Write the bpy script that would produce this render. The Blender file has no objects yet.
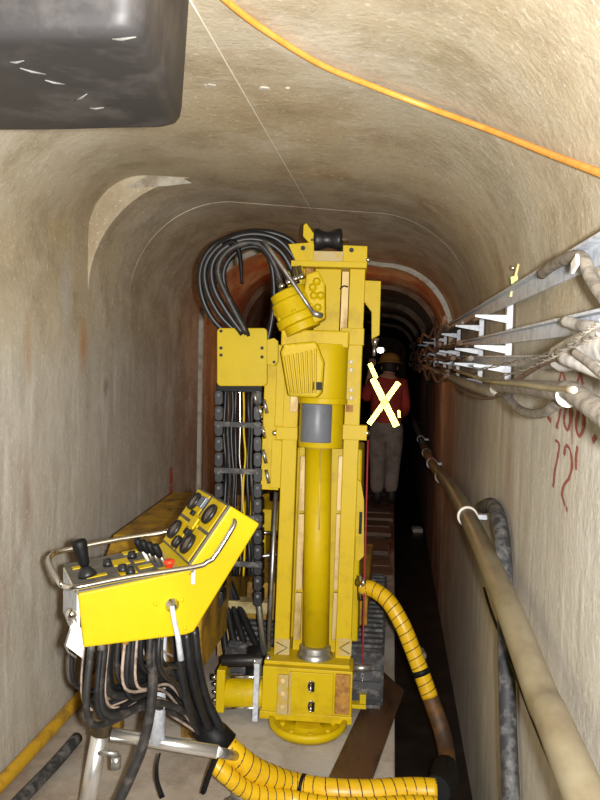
import bpy, bmesh, math, random
from mathutils import Vector as V, Matrix
random.seed(7)
sc = bpy.context.scene
col = sc.collection
R = math.radians
# ------------------------------------------------------------------ camera
FPX = 800.0
CAM = V((0, 0, 1.70))
ROLL = R(1.2)
vx, vy = 94.0, 43.0                                   # tunnel's vanishing point, from picture centre
v0 = (vx*math.cos(ROLL)-vy*math.sin(ROLL), vx*math.sin(ROLL)+vy*math.cos(ROLL))
TH = math.atan(v0[1]/FPX); PS = math.atan(v0[0]/FPX*math.cos(TH))
CM = Matrix.Rotation(PS, 3, 'Z') @ Matrix.Rotation(math.pi/2-TH, 3, 'X') @ Matrix.Rotation(ROLL, 3, 'Z')
cd = bpy.data.cameras.new('camera'); cam = bpy.data.objects.new('camera', cd); col.objects.link(cam)
cd.sensor_fit = 'VERTICAL'; cd.sensor_height = 36; cd.sensor_width = 27; cd.lens = 36*FPX/800; cd.clip_start = .02
cam.matrix_world = Matrix.Translation(CAM) @ CM.to_4x4()
sc.camera = cam
# ------------------------------------------------------------------ world and light
w = bpy.data.worlds.new('world'); sc.world = w; w.use_nodes = True
w.node_tree.nodes['Background'].inputs[0].default_value = (.75, .68, .58, 1)
w.node_tree.nodes['Background'].inputs[1].default_value = .03
def lamp(name, typ, loc, energy, color=(1, 1, 1), size=.05, rot=None):
    l = bpy.data.lights.new(name, typ); l.energy = energy; l.color = color
    o = bpy.data.objects.new(name, l); col.objects.link(o); o.location = loc
    if rot is not None: o.rotation_euler = rot
    if typ == 'AREA': l.size = size
    else: l.shadow_soft_size = size
    return o
FLASH = lamp('camera_flash', 'SPOT', (.075, .01, 1.705), 560, (1, .98, .95), .025)
FLASH.data.spot_size = R(108); FLASH.data.spot_blend = .85
FLASH.rotation_euler = (R(88), 0, R(9))
sc.view_settings.view_transform = 'Standard'; sc.view_settings.look = 'None'
sc.view_settings.gamma = 1; sc.view_settings.use_curve_mapping = False
sc.view_settings.exposure = 0.0
# ------------------------------------------------------------------ pixel -> place
def ray(px, py): return CM @ V(((px-300)/FPX, -(py-400)/FPX, -1))
def P(px, py, Y): d = ray(px, py); return CAM + d*(Y/d.y)
def G(px, py, z): d = ray(px, py); return CAM + d*((z-CAM.z)/d.z)
def W(px, py, X): d = ray(px, py); return CAM + d*(X/d.x)
def PL(px, py, p0, n): d = ray(px, py); return CAM + d*((p0-CAM).dot(n)/d.dot(n))
# ------------------------------------------------------------------ mesh builder
def basis(ax):
    ax = ax.normalized(); t = V((0, 0, 1)) if abs(ax.z) < .9 else V((1, 0, 0))
    a = ax.cross(t).normalized(); return a, ax.cross(a).normalized()
def smooth_path(pts, k=6):
    pts = [V(p) for p in pts]
    if len(pts) < 3: return pts
    q = [pts[0]*2-pts[1]] + pts + [pts[-1]*2-pts[-2]]; out = []
    for i in range(1, len(q)-2):
        a, b, c, d = q[i-1:i+3]
        for j in range(k):
            t = j/k
            out.append(.5*((2*b)+(c-a)*t+(2*a-5*b+4*c-d)*t*t+(3*b-a-3*c+d)*t**3))
    return out + [pts[-1]]
class MB:
    def __init__(s): s.v = []; s.f = []; s.s = []
    def add(s, vs, fs, sm=False):
        o = len(s.v); s.v += [V(x) for x in vs]; s.f += [tuple(i+o for i in f) for f in fs]
        s.s += sm if isinstance(sm, list) else [sm]*len(fs); return s
    def hexa(s, c):
        return s.add(c, [(0, 1, 2, 3), (4, 7, 6, 5), (0, 4, 5, 1), (1, 5, 6, 2), (2, 6, 7, 3), (3, 7, 4, 0)])
    def obox(s, c, a, b, d):
        c, a, b, d = V(c), V(a), V(b), V(d)
        return s.hexa([c-a-b-d, c+a-b-d, c+a+b-d, c-a+b-d, c-a-b+d, c+a-b+d, c+a+b+d, c-a+b+d])
    def box(s, x0, x1, y0, y1, z0, z1):
        return s.hexa([(x0, y0, z0), (x1, y0, z0), (x1, y1, z0), (x0, y1, z0), (x0, y0, z1), (x1, y0, z1), (x1, y1, z1), (x0, y1, z1)])
    def tube(s, pts, r, n=8, k=0):
        pts = smooth_path(pts, k) if k else [V(p) for p in pts]
        m = len(pts); rr = r if isinstance(r, (list, tuple)) else [r]*m
        if len(rr) != m: rr = [rr[0]+(rr[-1]-rr[0])*i/(m-1) for i in range(m)]
        vs = []; a = None
        for i, p in enumerate(pts):
            t = (pts[min(i+1, m-1)]-pts[max(i-1, 0)]).normalized()
            if a is None: a, b = basis(t)
            a = (a - t*a.dot(t)).normalized(); b = t.cross(a)
            for j in range(n):
                an = 2*math.pi*j/n; vs.append(p+(a*math.cos(an)+b*math.sin(an))*rr[i])
        fs = [(i*n+j, i*n+(j+1) % n, (i+1)*n+(j+1) % n, (i+1)*n+j) for i in range(m-1) for j in range(n)]
        sm = [True]*len(fs); fs += [tuple(range(n))[::-1], tuple((m-1)*n+j for j in range(n))]
        return s.add(vs, fs, sm+[False, False])
    def cyl(s, a, b, r, r2=None, n=20): return s.tube([a, b], [r, r if r2 is None else r2], n)
    def lathe(s, o, ax, prof, n=24):
        o, ax = V(o), V(ax).normalized(); a, b = basis(ax); vs = []; m = len(prof)
        for r, h in prof:
            for j in range(n):
                an = 2*math.pi*j/n; vs.append(o+ax*h+(a*math.cos(an)+b*math.sin(an))*max(r, 1e-4))
        fs = [(i*n+j, i*n+(j+1) % n, (i+1)*n+(j+1) % n, (i+1)*n+j) for i in range(m-1) for j in range(n)]
        sm = [True]*len(fs); fs += [tuple(range(n))[::-1], tuple((m-1)*n+j for j in range(n))]
        return s.add(vs, fs, sm+[False, False])
    def prism(s, poly, vec):
        n = len(poly); a = [V(p) for p in poly]; vec = V(vec); b = [p+vec for p in a]
        return s.add(a+b, [tuple(range(n)), tuple(range(2*n-1, n-1, -1))]+[(i, (i+1) % n, n+(i+1) % n, n+i) for i in range(n)])
    def ball(s, c, r, sx=1, sy=1, sz=1, n=12):
        m = n//2; vs = []; c = V(c)
        for i in range(m+1):
            t = math.pi*i/m
            for j in range(n):
                a = 2*math.pi*j/n
                vs.append(c+V((r*sx*math.sin(t)*math.cos(a), r*sy*math.sin(t)*math.sin(a), r*sz*math.cos(t))))
        return s.add(vs, [(i*n+j, i*n+(j+1) % n, (i+1)*n+(j+1) % n, (i+1)*n+j) for i in range(m) for j in range(n)], True)
    def build(s, name, m, parent=None, bevel=0, seg=2, recalc=True):
        org = V((0, 0, 0)); q = parent
        while q is not None: org += q.location; q = q.parent
        me = bpy.data.meshes.new(name); bm = bmesh.new()
        vs = [bm.verts.new(p-org) for p in s.v]
        for f, sm in zip(s.f, s.s):
            try: fa = bm.faces.new([vs[i] for i in f]); fa.smooth = sm
            except ValueError: pass
        if recalc: bmesh.ops.remove_doubles(bm, verts=bm.verts, dist=1e-6)
        if recalc: bmesh.ops.recalc_face_normals(bm, faces=bm.faces)
        bm.to_mesh(me); bm.free()
        me.materials.append(m); o = bpy.data.objects.new(name, me); col.objects.link(o); o.parent = parent
        if bevel:
            md = o.modifiers.new('bevel', 'BEVEL'); md.width = bevel; md.segments = seg; md.limit_method = 'ANGLE'; md.angle_limit = R(40)
        return o
def tag(o, label, cat, group=None):
    o['label'] = label; o['category'] = cat
    if group: o['group'] = group
    return o
def thing(name, loc, label, cat, group=None):
    o = bpy.data.objects.new(name, None); col.objects.link(o); o.location = loc; o.empty_display_size = .1
    return tag(o, label, cat, group)
def struct(o): o['kind'] = 'structure'; return o
# ------------------------------------------------------------------ materials
def srgb(r, g, b):
    f = lambda c: c/12.92 if c <= .04045 else ((c+.055)/1.055)**2.4
    return (f(r/255), f(g/255), f(b/255), 1)
class NT:
    def __init__(s, name):
        s.m = bpy.data.materials.new(name); s.m.use_nodes = True; s.t = s.m.node_tree; s.b = s.t.nodes['Principled BSDF']
    def n(s, typ, **kw):
        nd = s.t.nodes.new(typ)
        for k, v in kw.items():
            if k in ('operation', 'blend_type', 'data_type', 'noise_dimensions'): setattr(nd, k, v)
            else: nd.inputs[k.replace('_', ' ')].default_value = v
        return nd
    def l(s, a, b): s.t.links.new(a, b)
    def pos(s, scale=(1, 1, 1)):
        g = s.n('ShaderNodeNewGeometry'); mp = s.n('ShaderNodeMapping'); mp.inputs['Scale'].default_value = scale
        s.l(g.outputs['Position'], mp.inputs['Vector']); return mp.outputs[0]
    def noise(s, vec, scale, detail=4, rough=.6):
        nd = s.n('ShaderNodeTexNoise', Scale=scale, Detail=detail, Roughness=rough); s.l(vec, nd.inputs['Vector']); return nd.outputs['Fac']
    def ramp(s, fac, a, b):
        r = s.n('ShaderNodeMapRange'); r.inputs['From Min'].default_value = a; r.inputs['From Max'].default_value = b
        s.l(fac, r.inputs['Value']); return r.outputs[0]
    def mix(s, fac, a, b, blend='MIX'):
        m = s.n('ShaderNodeMix', data_type='RGBA', blend_type=blend)
        for sock, v in ((m.inputs[0], fac), (m.inputs[6], a), (m.inputs[7], b)):
            if hasattr(v, 'is_output'): s.l(v, sock)
            else: sock.default_value = v
        return m.outputs[2]
    def math(s, op, a, b=0.):
        m = s.n('ShaderNodeMath', operation=op)
        for i, v in ((0, a), (1, b)):
            if hasattr(v, 'is_output'): s.l(v, m.inputs[i])
            else: m.inputs[i].default_value = v
        return m.outputs[0]
    def bump(s, h, strength, dist=.01):
        b = s.n('ShaderNodeBump', Strength=strength, Distance=dist); s.l(h, b.inputs['Height']); s.l(b.outputs[0], s.b.inputs['Normal'])
def mat(name, c1, c2=None, rough=.5, metal=0, scale=12, lo=.45, hi=.65, bump=0, stretch=(1, 1, 1), spec=.5, coat=0, rough2=None):
    t = NT(name); t.b.inputs['Roughness'].default_value = rough; t.b.inputs['Metallic'].default_value = metal
    t.b.inputs['Specular IOR Level'].default_value = spec; t.b.inputs['Coat Weight'].default_value = coat
    t.b.inputs['Base Color'].default_value = c1
    if c2 is not None or bump:
        f = t.noise(t.pos(stretch), scale, 5, .65)
        if c2 is not None:
            q = t.ramp(f, lo, hi); t.l(t.mix(q, c1, c2), t.b.inputs['Base Color'])
            if rough2 is not None:
                r = t.n('ShaderNodeMapRange'); r.inputs['To Min'].default_value = rough; r.inputs['To Max'].default_value = rough2
                t.l(q, r.inputs['Value']); t.l(r.outputs[0], t.b.inputs['Roughness'])
        if bump: t.bump(f, bump)
    return t.m
def concrete(name, base, warm, pale, dark, walls=True, rust=True):
    t = NT(name); t.b.inputs['Roughness'].default_value = .8; t.b.inputs['Specular IOR Level'].default_value = .25
    p = t.pos()
    big = t.ramp(t.noise(p, .9, 5, .6), .38, .62)
    c = t.mix(big, base, warm)
    mid = t.ramp(t.noise(t.pos((1.2, 1.2, .35)), 3.5, 6, .7), .46, .70)
    c = t.mix(t.math('MULTIPLY', mid, .65), c, dark)
    if walls:
        st = t.ramp(t.noise(t.pos((5, 5, .28)), 3.2, 5, .65), .50, .72)
        c = t.mix(t.math('MULTIPLY', st, .55), c, dark)
        st2 = t.ramp(t.noise(t.pos((7, 7, .22)), 2.3, 5, .6), .52, .75)
        c = t.mix(t.math('MULTIPLY', st2, .7), c, pale)
    pl = t.ramp(t.noise(t.pos((1, 1, .8)), 2.1, 6, .7), .56, .74)
    c = t.mix(t.math('MULTIPLY', pl, .6), c, pale)
    if rust:
        sep = t.n('ShaderNodeSeparateXYZ'); t.l(p, sep.inputs[0])
        # rust staining: a few streaks near by, heavy farther along the gallery where water drips
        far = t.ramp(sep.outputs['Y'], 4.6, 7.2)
        rn = t.noise(t.pos((2.6, 1.6, .45)), 1.5, 5, .6)
        few = t.ramp(rn, .60, .76)
        many = t.ramp(rn, .28, .52)
        f = t.math('MAXIMUM', t.math('MULTIPLY', few, .45), t.math('MULTIPLY', many, far))
        c = t.mix(f, c, t.mix(t.noise(p, 6, 3), srgb(92, 58, 36), srgb(120, 62, 36)))
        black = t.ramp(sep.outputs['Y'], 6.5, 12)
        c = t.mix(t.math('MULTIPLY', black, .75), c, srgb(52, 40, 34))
    speck = t.ramp(t.noise(p, 60, 3, .7), .60, .72)
    c = t.mix(t.math('MULTIPLY', speck, .4), c, pale)
    t.l(c, t.b.inputs['Base Color'])
    h = t.noise(p, 28, 8, .7); t.bump(h, .35, .012)
    return t.m
def tunnel_concrete():
    t = NT('tunnel_concrete'); t.b.inputs['Roughness'].default_value = .85; t.b.inputs['Specular IOR Level'].default_value = .2
    p = t.pos(); sep = t.n('ShaderNodeSeparateXYZ'); t.l(p, sep.inputs[0])
    n1 = t.noise(p, 1.1, 5, .6); n2 = t.noise(p, 3.2, 6, .7)
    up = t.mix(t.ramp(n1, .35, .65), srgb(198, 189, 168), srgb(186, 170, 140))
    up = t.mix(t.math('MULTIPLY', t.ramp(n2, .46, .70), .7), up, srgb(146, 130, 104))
    lo = t.mix(t.ramp(n1, .35, .65), srgb(204, 200, 190), srgb(194, 186, 170))
    s1 = t.ramp(t.noise(t.pos((3, 3, .6)), 2.3, 6, .7), .46, .74)
    lo = t.mix(t.math('MULTIPLY', s1, .55), lo, srgb(144, 132, 112))
    s2 = t.ramp(t.noise(t.pos((3.4, 3.4, .6)), 2.0, 6, .72), .52, .74)
    lo = t.mix(t.math('MULTIPLY', s2, .75), lo, srgb(232, 228, 218))
    fine = t.ramp(t.noise(t.pos((9, 9, 1.2)), 3.0, 4, .6), .5, .8)
    lo = t.mix(t.math('MULTIPLY', fine, .16), lo, srgb(140, 126, 108))
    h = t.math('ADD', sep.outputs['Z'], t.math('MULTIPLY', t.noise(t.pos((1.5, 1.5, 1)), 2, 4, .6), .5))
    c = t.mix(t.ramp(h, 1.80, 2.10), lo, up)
    pl = t.ramp(t.noise(t.pos((1, 1, .8)), 2.1, 6, .7), .56, .76)
    c = t.mix(t.math('MULTIPLY', pl, .6), c, srgb(228, 222, 208))
    grn = t.ramp(t.noise(t.pos((1.2, 1.2, .5)), 1.3, 4, .6), .58, .74)
    c = t.mix(t.math('MULTIPLY', grn, .35), c, srgb(150, 138, 88))
    c = t.mix(t.math('MULTIPLY', t.math('MULTIPLY', t.ramp(sep.outputs['Y'], 3.3, 5.8), t.ramp(n2, .30, .55)), .62), c, srgb(132, 113, 92))   # brown mottling deeper in, paints the flash's falloff into the concrete
    far = t.ramp(sep.outputs['Y'], 5.2, 7.0)      # rust where water drips farther along the gallery
    rn = t.noise(t.pos((2.6, 1.6, .45)), 1.5, 5, .6)
    f = t.math('MAXIMUM', t.math('MULTIPLY', t.ramp(rn, .60, .76), .5), t.math('MULTIPLY', t.ramp(rn, .36, .58), far))
    c = t.mix(f, c, t.mix(t.noise(p, 6, 3), srgb(112, 72, 46), srgb(150, 84, 46)))
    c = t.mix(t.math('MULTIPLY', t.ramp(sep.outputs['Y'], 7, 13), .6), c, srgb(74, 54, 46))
    def stain(px, py, ry, rz, colr, k):
        q = W(px, py, -1.5); mpn = t.n('ShaderNodeMapping'); mpn.inputs['Location'].default_value = (0, -q.y/ry, -q.z/rz); mpn.inputs['Scale'].default_value = (0, 1/ry, 1/rz)
        t.l(p, mpn.inputs['Vector']); ln = t.n('ShaderNodeVectorMath', operation='LENGTH'); t.l(mpn.outputs[0], ln.inputs[0])
        d_ = t.math('ADD', ln.outputs['Value'], t.math('MULTIPLY', t.noise(t.pos((2, 2, 1)), 7, 4), .9))
        m_ = t.math('MULTIPLY', t.ramp(d_, 1.45, .55), t.ramp(sep.outputs['X'], -1.2, -1.35))
        return t.mix(t.math('MULTIPLY', m_, k), c, colr)
    c = stain(83, 345, .07, .16, srgb(190, 128, 66), .7); c = stain(28, 350, .05, .20, srgb(182, 134, 82), .5)
    c = stain(66, 300, .10, .28, srgb(196, 192, 184), .7); c = stain(106, 387, .05, .07, srgb(96, 86, 74), .6); c = stain(60, 230, .25, .1, srgb(180, 160, 108), .5)
    sp_ = t.ramp(t.noise(p, 45, 3, .7), .58, .70); c = t.mix(t.math('MULTIPLY', sp_, .45), c, srgb(232, 226, 210))
    sd_ = t.ramp(t.noise(p, 38, 4, .7), .60, .74); c = t.mix(t.math('MULTIPLY', sd_, .35), c, srgb(128, 112, 90))
    t.l(c, t.b.inputs['Base Color']); t.bump(t.noise(p, 30, 8, .7), .45, .012)
    return t.m
M = {}
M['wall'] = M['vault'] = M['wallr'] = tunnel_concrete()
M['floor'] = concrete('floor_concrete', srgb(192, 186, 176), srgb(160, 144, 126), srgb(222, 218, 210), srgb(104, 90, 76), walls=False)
M['drain'] = mat('wet_black_mud', srgb(26, 22, 20), srgb(44, 36, 30), rough=.35, scale=5)
M['pale'] = mat('pale_mortar', srgb(182, 176, 162), srgb(142, 130, 112), rough=.85, scale=9, bump=.3)
M['ringdark'] = mat('stained_mortar', srgb(104, 84, 68), srgb(76, 56, 44), rough=.85, scale=6, bump=.3)
YEL = srgb(238, 208, 8); YEL2 = srgb(214, 180, 10)
M['yellow'] = mat('yellow_machine_paint', srgb(202, 173, 0), srgb(166, 138, 8), rough=.5, scale=7, lo=.52, hi=.8, bump=.02, spec=.3)
M['yclean'] = mat('clean_yellow_enamel', srgb(196, 170, 0), srgb(186, 160, 0), rough=.5, scale=3, spec=.3)
M['ymud_shade'] = mat('shaded_muddy_yellow', srgb(166, 128, 22), srgb(92, 66, 32), rough=.6, scale=9, lo=.42, hi=.66)  # muddy yellow, darkened further to paint in the tank's shade
M['ysleeve'] = mat('yellow_plastic_sleeve', srgb(216, 172, 20), srgb(184, 136, 22), rough=.4, scale=10, lo=.5, hi=.75)
M['worn'] = mat('worn_rail_steel', srgb(206, 180, 120), srgb(160, 128, 70), rough=.5, metal=.2, scale=14, stretch=(1, 1, .4))
M['wornp'] = mat('scuffed_pale_steel', srgb(184, 166, 116), srgb(190, 156, 34), rough=.55, scale=18)
M['rusty'] = mat('rusty_orange_steel', srgb(176, 128, 50), srgb(130, 82, 34), rough=.7, scale=20)
M['bright'] = mat('bright_zinc_tube', (.9, .9, .89, 1), rough=.3, metal=.9)
M['chrome'] = mat('chrome', (.78, .78, .76, 1), rough=.16, metal=1)
M['steel'] = mat('dull_steel', (.5, .5, .48, 1), (.30, .29, .27, 1), rough=.38, metal=.9, scale=20)
M['galv'] = mat('galvanised_steel', srgb(204, 209, 217), srgb(170, 175, 183), rough=.55, metal=.05, scale=30)
M['rubber'] = mat('black_rubber', srgb(24, 24, 26), srgb(46, 45, 46), rough=.42, scale=18, lo=.5, hi=.8)
M['hosegrey'] = mat('dusty_hose_rubber', srgb(40, 39, 38), srgb(84, 78, 72), rough=.5, scale=26, lo=.5, hi=.7)
M['hoseglint'] = mat('painted_hose_highlight', srgb(170, 150, 134), srgb(98, 84, 76), rough=.5, scale=20)  # pale colour for highlights painted along the black hoses
M['track'] = mat('muddy_track_rubber', srgb(66, 66, 68), srgb(124, 120, 114), rough=.75, scale=22, lo=.5, hi=.68, bump=.4)
M['black'] = mat('black_plastic', srgb(16, 16, 17), rough=.55, spec=.25)
M['tub'] = mat('scuffed_black_plastic', srgb(50, 48, 48), srgb(84, 80, 77), rough=.5, scale=6, lo=.48, hi=.75, bump=.05, spec=.3)
M['scuff'] = mat('white_scuff', srgb(104, 102, 98), srgb(76, 74, 72), rough=.7, scale=50)
M['deck'] = mat('dark_grey_panel', srgb(84, 82, 78), srgb(110, 106, 98), rough=.5, scale=20)
M['panelg'] = mat('grey_panel_frame', srgb(72, 66, 58), srgb(96, 88, 76), rough=.5, scale=25)
M['sleeve'] = mat('grey_rubber_sleeve', srgb(112, 116, 124), srgb(98, 102, 110), rough=.42, scale=8)
M['red'] = mat('red_plastic', srgb(220, 62, 30), rough=.4)
M['white'] = mat('white_plastic', srgb(226, 222, 212), rough=.4)
M['glass'] = mat('gauge_glass', srgb(66, 56, 52), srgb(122, 110, 102), rough=.12, scale=40, spec=.8)  # lighter tone paints some reflection into the gauge faces
M['orange'] = mat('orange_cord', srgb(232, 164, 76), srgb(222, 146, 56), rough=.45, scale=20)
M['pipe'] = mat('weathered_pipe', srgb(142, 132, 108), srgb(108, 92, 68), rough=.42, metal=.1, scale=7, lo=.42, hi=.72, stretch=(1, .5, 1), spec=.5)
M['bpipe'] = mat('dusty_black_pipe', srgb(46, 46, 48), srgb(112, 110, 108), rough=.65, scale=22, lo=.45, hi=.68, bump=.2)
M['cable'] = mat('dusty_cable', srgb(134, 126, 114), srgb(86, 78, 70), rough=.65, scale=30, bump=.2)
M['cabler'] = mat('rusty_cable', srgb(112, 84, 62), srgb(60, 46, 38), rough=.75, scale=24, bump=.2)
M['cablew'] = mat('pale_cable', srgb(204, 200, 194), srgb(150, 144, 138), rough=.6, scale=24)
M['paint'] = mat('red_marking_paint', srgb(150, 78, 66), srgb(176, 128, 112), rough=.7, scale=60, lo=.55, hi=.8)
M['redpaint'] = mat('bright_red_paint', srgb(190, 80, 52), srgb(168, 120, 96), rough=.7, scale=40)
M['green'] = mat('pale_green_tag', srgb(186, 212, 118), rough=.5)
M['stick'] = mat('pale_wood_stick', srgb(222, 210, 150), rough=.6)
M['plank'] = mat('wet_brown_timber', srgb(84, 58, 40), srgb(46, 32, 24), rough=.4, scale=8, stretch=(1, .3, 1), bump=.3)
M['plank2'] = mat('dry_brown_timber', srgb(104, 80, 62), srgb(66, 48, 38), rough=.6, scale=8, stretch=(.3, 1, 1), bump=.3)
M['vest'] = mat('red_orange_vest', srgb(168, 52, 34), srgb(140, 40, 28), rough=.8, scale=10)
M['cloth'] = mat('grey_brown_trousers', srgb(136, 122, 112), srgb(108, 96, 88), rough=.9, scale=8, bump=.2)
M['skin'] = mat('skin', srgb(176, 128, 102), rough=.55)
M['hair'] = mat('dark_hair', srgb(34, 26, 22), rough=.7)
M['boot'] = mat('dark_boots', srgb(40, 34, 30), rough=.6)
M['helmet'] = mat('yellow_helmet', srgb(150, 104, 44), rough=.4)
t = NT('retroreflective_tape'); t.b.inputs['Base Color'].default_value = (.98, .96, .56, 1); t.b.inputs['Metallic'].default_value = 1; t.b.inputs['Roughness'].default_value = .13
M['retro'] = t.m
def emit(name, c, s):
    t = NT(name); t.b.inputs['Base Color'].default_value = c; t.b.inputs['Emission Color'].default_value = c; t.b.inputs['Emission Strength'].default_value = s; return t.m
M['bulb'] = emit('lit_bulb', (1, .86, .68, 1), 14)
M['bulbo'] = emit('lit_warm_bulb', (1, .5, .18, 1), 5)
# ------------------------------------------------------------------ tunnel profile
XL, XR, FE = -1.50, .43, .05           # left wall, right wall, floor's right edge at the drain
TAB = [(-3, 2.54, 2.50, .56, .58), (2.4, 2.54, 2.50, .56, .58), (3.2, 2.545, 2.495, .46, .58), (3.8, 2.55, 2.49, .28, .58), (3.8001, 2.54, 2.49, .56, .58),
       (4.4, 2.54, 2.48, .57, .58), (4.4001, 2.537, 2.4785, .573, .58), (6.05, 2.52, 2.40, .6, .52), (7.6, 2.5, 2.38, .6, .52), (30, 2.5, 2.40, .6, .55)]
def params(Y):
    for a, b in zip(TAB, TAB[1:]):
        if Y <= b[0]:
            f = (Y-a[0])/(b[0]-a[0]); return [a[i]+(b[i]-a[i])*f for i in range(1, 5)]
    return list(TAB[-1][1:])
def profile(Y, inset=0):
    zl, zr, rl, rr = params(Y); xl, xr = XL+inset, XR-inset; zl -= inset; zr -= inset
    n = 14; L = []; C = []; Rr = []
    for i in range(n+1):
        a = math.pi-(math.pi/2)*i/n; L.append((xl+rl+rl*math.cos(a), zl-rl+rl*math.sin(a)))
    for i in range(1, 6):
        f = i/6; C.append((xl+rl+(xr-rr-xl-rl)*f, zl+(zr-zl)*f))
    for i in range(n+1):
        a = (math.pi/2)*(1-i/n); Rr.append((xr-rr+rr*math.cos(a), zr-rr+rr*math.sin(a)))
    return L+C+Rr
def inside(p, inset=0):
    zl, zr, rl, rr = params(p.y); x, z = p.x, p.z; xl, xr = XL+inset, XR-inset; zl -= inset; zr -= inset
    if x < xl or x > xr: return False
    f = min(max((x-xl-rl)/(xr-rr-xl-rl), 0), 1)
    if z > zl+(zr-zl)*f: return False
    if x < xl+rl and z > zl-rl: return (x-xl-rl)**2+(z-zl+rl)**2 < rl*rl
    if x > xr-rr and z > zr-rr: return (x-xr+rr)**2+(z-zr+rr)**2 < rr*rr
    return True
def S(px, py, inset=0):                      # where a sight line meets the vault or a wall
    d = ray(px, py).normalized(); t = .3
    while inside(CAM+d*t, inset) and t < 28: t += .01
    return CAM+d*(t-.005)
# ------------------------------------------------------------------ the setting
st = [-3, -1, 0, .8] + [1.2+.3*i for i in range(8)]+[3.55] + [3.8, 3.8001, 4.15, 4.4, 4.4001, 5, 5.6, 6.05, 6.6, 7.1, 7.6, 8.5, 10, 12, 15, 19, 24, 30]
pr = [profile(y) for y in st]; n = len(pr[0])
mb = MB(); seg = []; cur = []
for y, q in zip(st, pr):
    if abs(y-3.8001) < 1e-6 or abs(y-4.4001) < 1e-6: seg.append(cur); cur = []
    cur.append((y, q))
seg.append(cur)
for sg in seg:
    mb.add([(x, y, z) for y, q in sg for x, z in q], [(i*n+j, i*n+j+1, (i+1)*n+j+1, (i+1)*n+j) for i in range(len(sg)-1) for j in range(n-1)], True)
for a_, b_ in zip(seg, seg[1:]):
    mb.add([(x, y, z) for y, q in (a_[-1], (a_[-1][0]+.0004, b_[0][1])) for x, z in q], [(j, j+1, n+j+1, n+j) for j in range(n-1)], False)
ce = struct(mb.build('ceiling', M['vault'], recalc=False)); ce['label'] = 'arched beige concrete vault of the narrow tunnel'
for nm, j, zb, m in (('wall_left', 0, -.02, 'wall'), ('wall_right', n-1, -.46, 'wallr')):
    mb = MB(); k = 4
    for y, q in zip(st, pr):
        for i in range(k+1): mb.v.append(V((q[j][0], y, zb+(q[j][1]-zb)*i/k)))
    for a in range(len(st)-1):
        for i in range(k): mb.f.append((a*(k+1)+i, a*(k+1)+i+1, (a+1)*(k+1)+i+1, (a+1)*(k+1)+i)); mb.s.append(True)
    struct(mb.build(nm, M[m], recalc=False))
struct(MB().box(XL, FE, -3, 30, -.5, 0).build('floor', M['floor'], bevel=.008))
struct(MB().box(FE, XR, -3, 30, -.55, -.40).build('floor_drain', M['drain']))
struct(MB().box(XL-.1, XR+.1, 30, 30.1, -.5, 2.7).build('wall_far', M['ringdark']))
struct(MB().box(XL-.1, XR+.1, -3.1, -3, -.5, 2.7).build('wall_back', M['wall']))
def ring(Y, ln, inset, m, name):
    mb = MB(); q0 = profile(Y, -.02); q1 = profile(Y, inset)
    q0 = [(q0[0][0], 0)]+q0+[(q0[-1][0], 1.62)]; q1 = [(q1[0][0], 0)]+q1+[(q1[-1][0], 1.62)]; n = len(q0)
    for y in (Y, Y+ln):
        for q in (q0, q1): mb.v += [V((x, y, z)) for x, z in q]
    for j in range(n-1):
        mb.f += [(j, j+1, n+j+1, n+j), (2*n+j, 3*n+j, 3*n+j+1, 2*n+j+1), (n+j, n+j+1, 3*n+j+1, 3*n+j)]; mb.s += [False, False, True]
    o = struct(mb.build(name, m)); return o
ring(6.05, .10, .026, M['pale'], 'trim_1'); ring(7.7, .08, .035, M['ringdark'], 'trim_2')
ring(10.1, .1, .05, M['ringdark'], 'trim_3'); ring(13, .1, .05, M['ringdark'], 'trim_4'); ring(17, .1, .05, M['ringdark'], 'trim_5')
# crown seam: a thin mortar bead left between two shutters
mb = MB(); a = [S(190+130*i/14, 225*i/14, .0012) for i in range(15)]
mb.tube(a, .0019, 6); struct(mb.build('trim_6', mat('white_mortar', srgb(226, 220, 206), rough=.9)))
# white mortar splashes on the ceiling
for (px, py, rx, ry) in ((210, 85, .018, .012), (264, 88, .015, .012), (288, 88, .008, .006), (130, 55, .006, .005)):
    if px < 185: continue
    p = S(px, py, .001); mb = MB(); n = 11
    top = [p+V((rx*math.cos(2*math.pi*i/n)*random.uniform(.7, 1.25), ry*math.sin(2*math.pi*i/n)*random.uniform(.7, 1.3), .002)) for i in range(n)]
    mb.prism(top, (0, 0, -.006)); o = mb.build('mortar_splash', M['pale'], ce)
MB().prism([P(x, y, 3.797) for x, y in ((126, 188), (146, 176), (160, 172.5), (174, 174.5), (192, 183), (166, 186))], (0, .01, 0)).build('mortar_patch', M['pale'], ce)
# ------------------------------------------------------------------ drill rig
MO = P(313, 656, 3.70); MT = P(328.5, 250, 3.80)
U = (MT-MO).normalized(); F = V((.03, -1, 0)); F = (F-U*F.dot(U)).normalized(); Rr_ = U.cross(F)
rig = thing('drill_rig', (MO.x, 3.9, 0), 'yellow crawler drill rig with upright mast standing mid tunnel', 'drill rig')
def m3(r, u, d): return MO+Rr_*r+U*u+F*d
def ml(px, py, d):
    p = PL(px, py, MO+F*d, F)-MO; return p.dot(Rr_), p.dot(U)
def mp(px, py, d): r, u = ml(px, py, d); return m3(r, u, d)
def mbox(x0, y0, x1, y1, d0, d1, b=None):
    ym = (y0+y1)/2; xm = (x0+x1)/2
    r0 = ml(x0, ym, d1)[0]; r1 = ml(x1, ym, d1)[0]; u1 = ml(xm, y0, d1)[1]; u0 = ml(xm, y1, d1)[1]
    b = b or MB(); c = m3((r0+r1)/2, (u0+u1)/2, (d0+d1)/2)
    return b.obox(c, Rr_*(r1-r0)/2, U*(u1-u0)/2, F*(d1-d0)/2)
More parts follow.
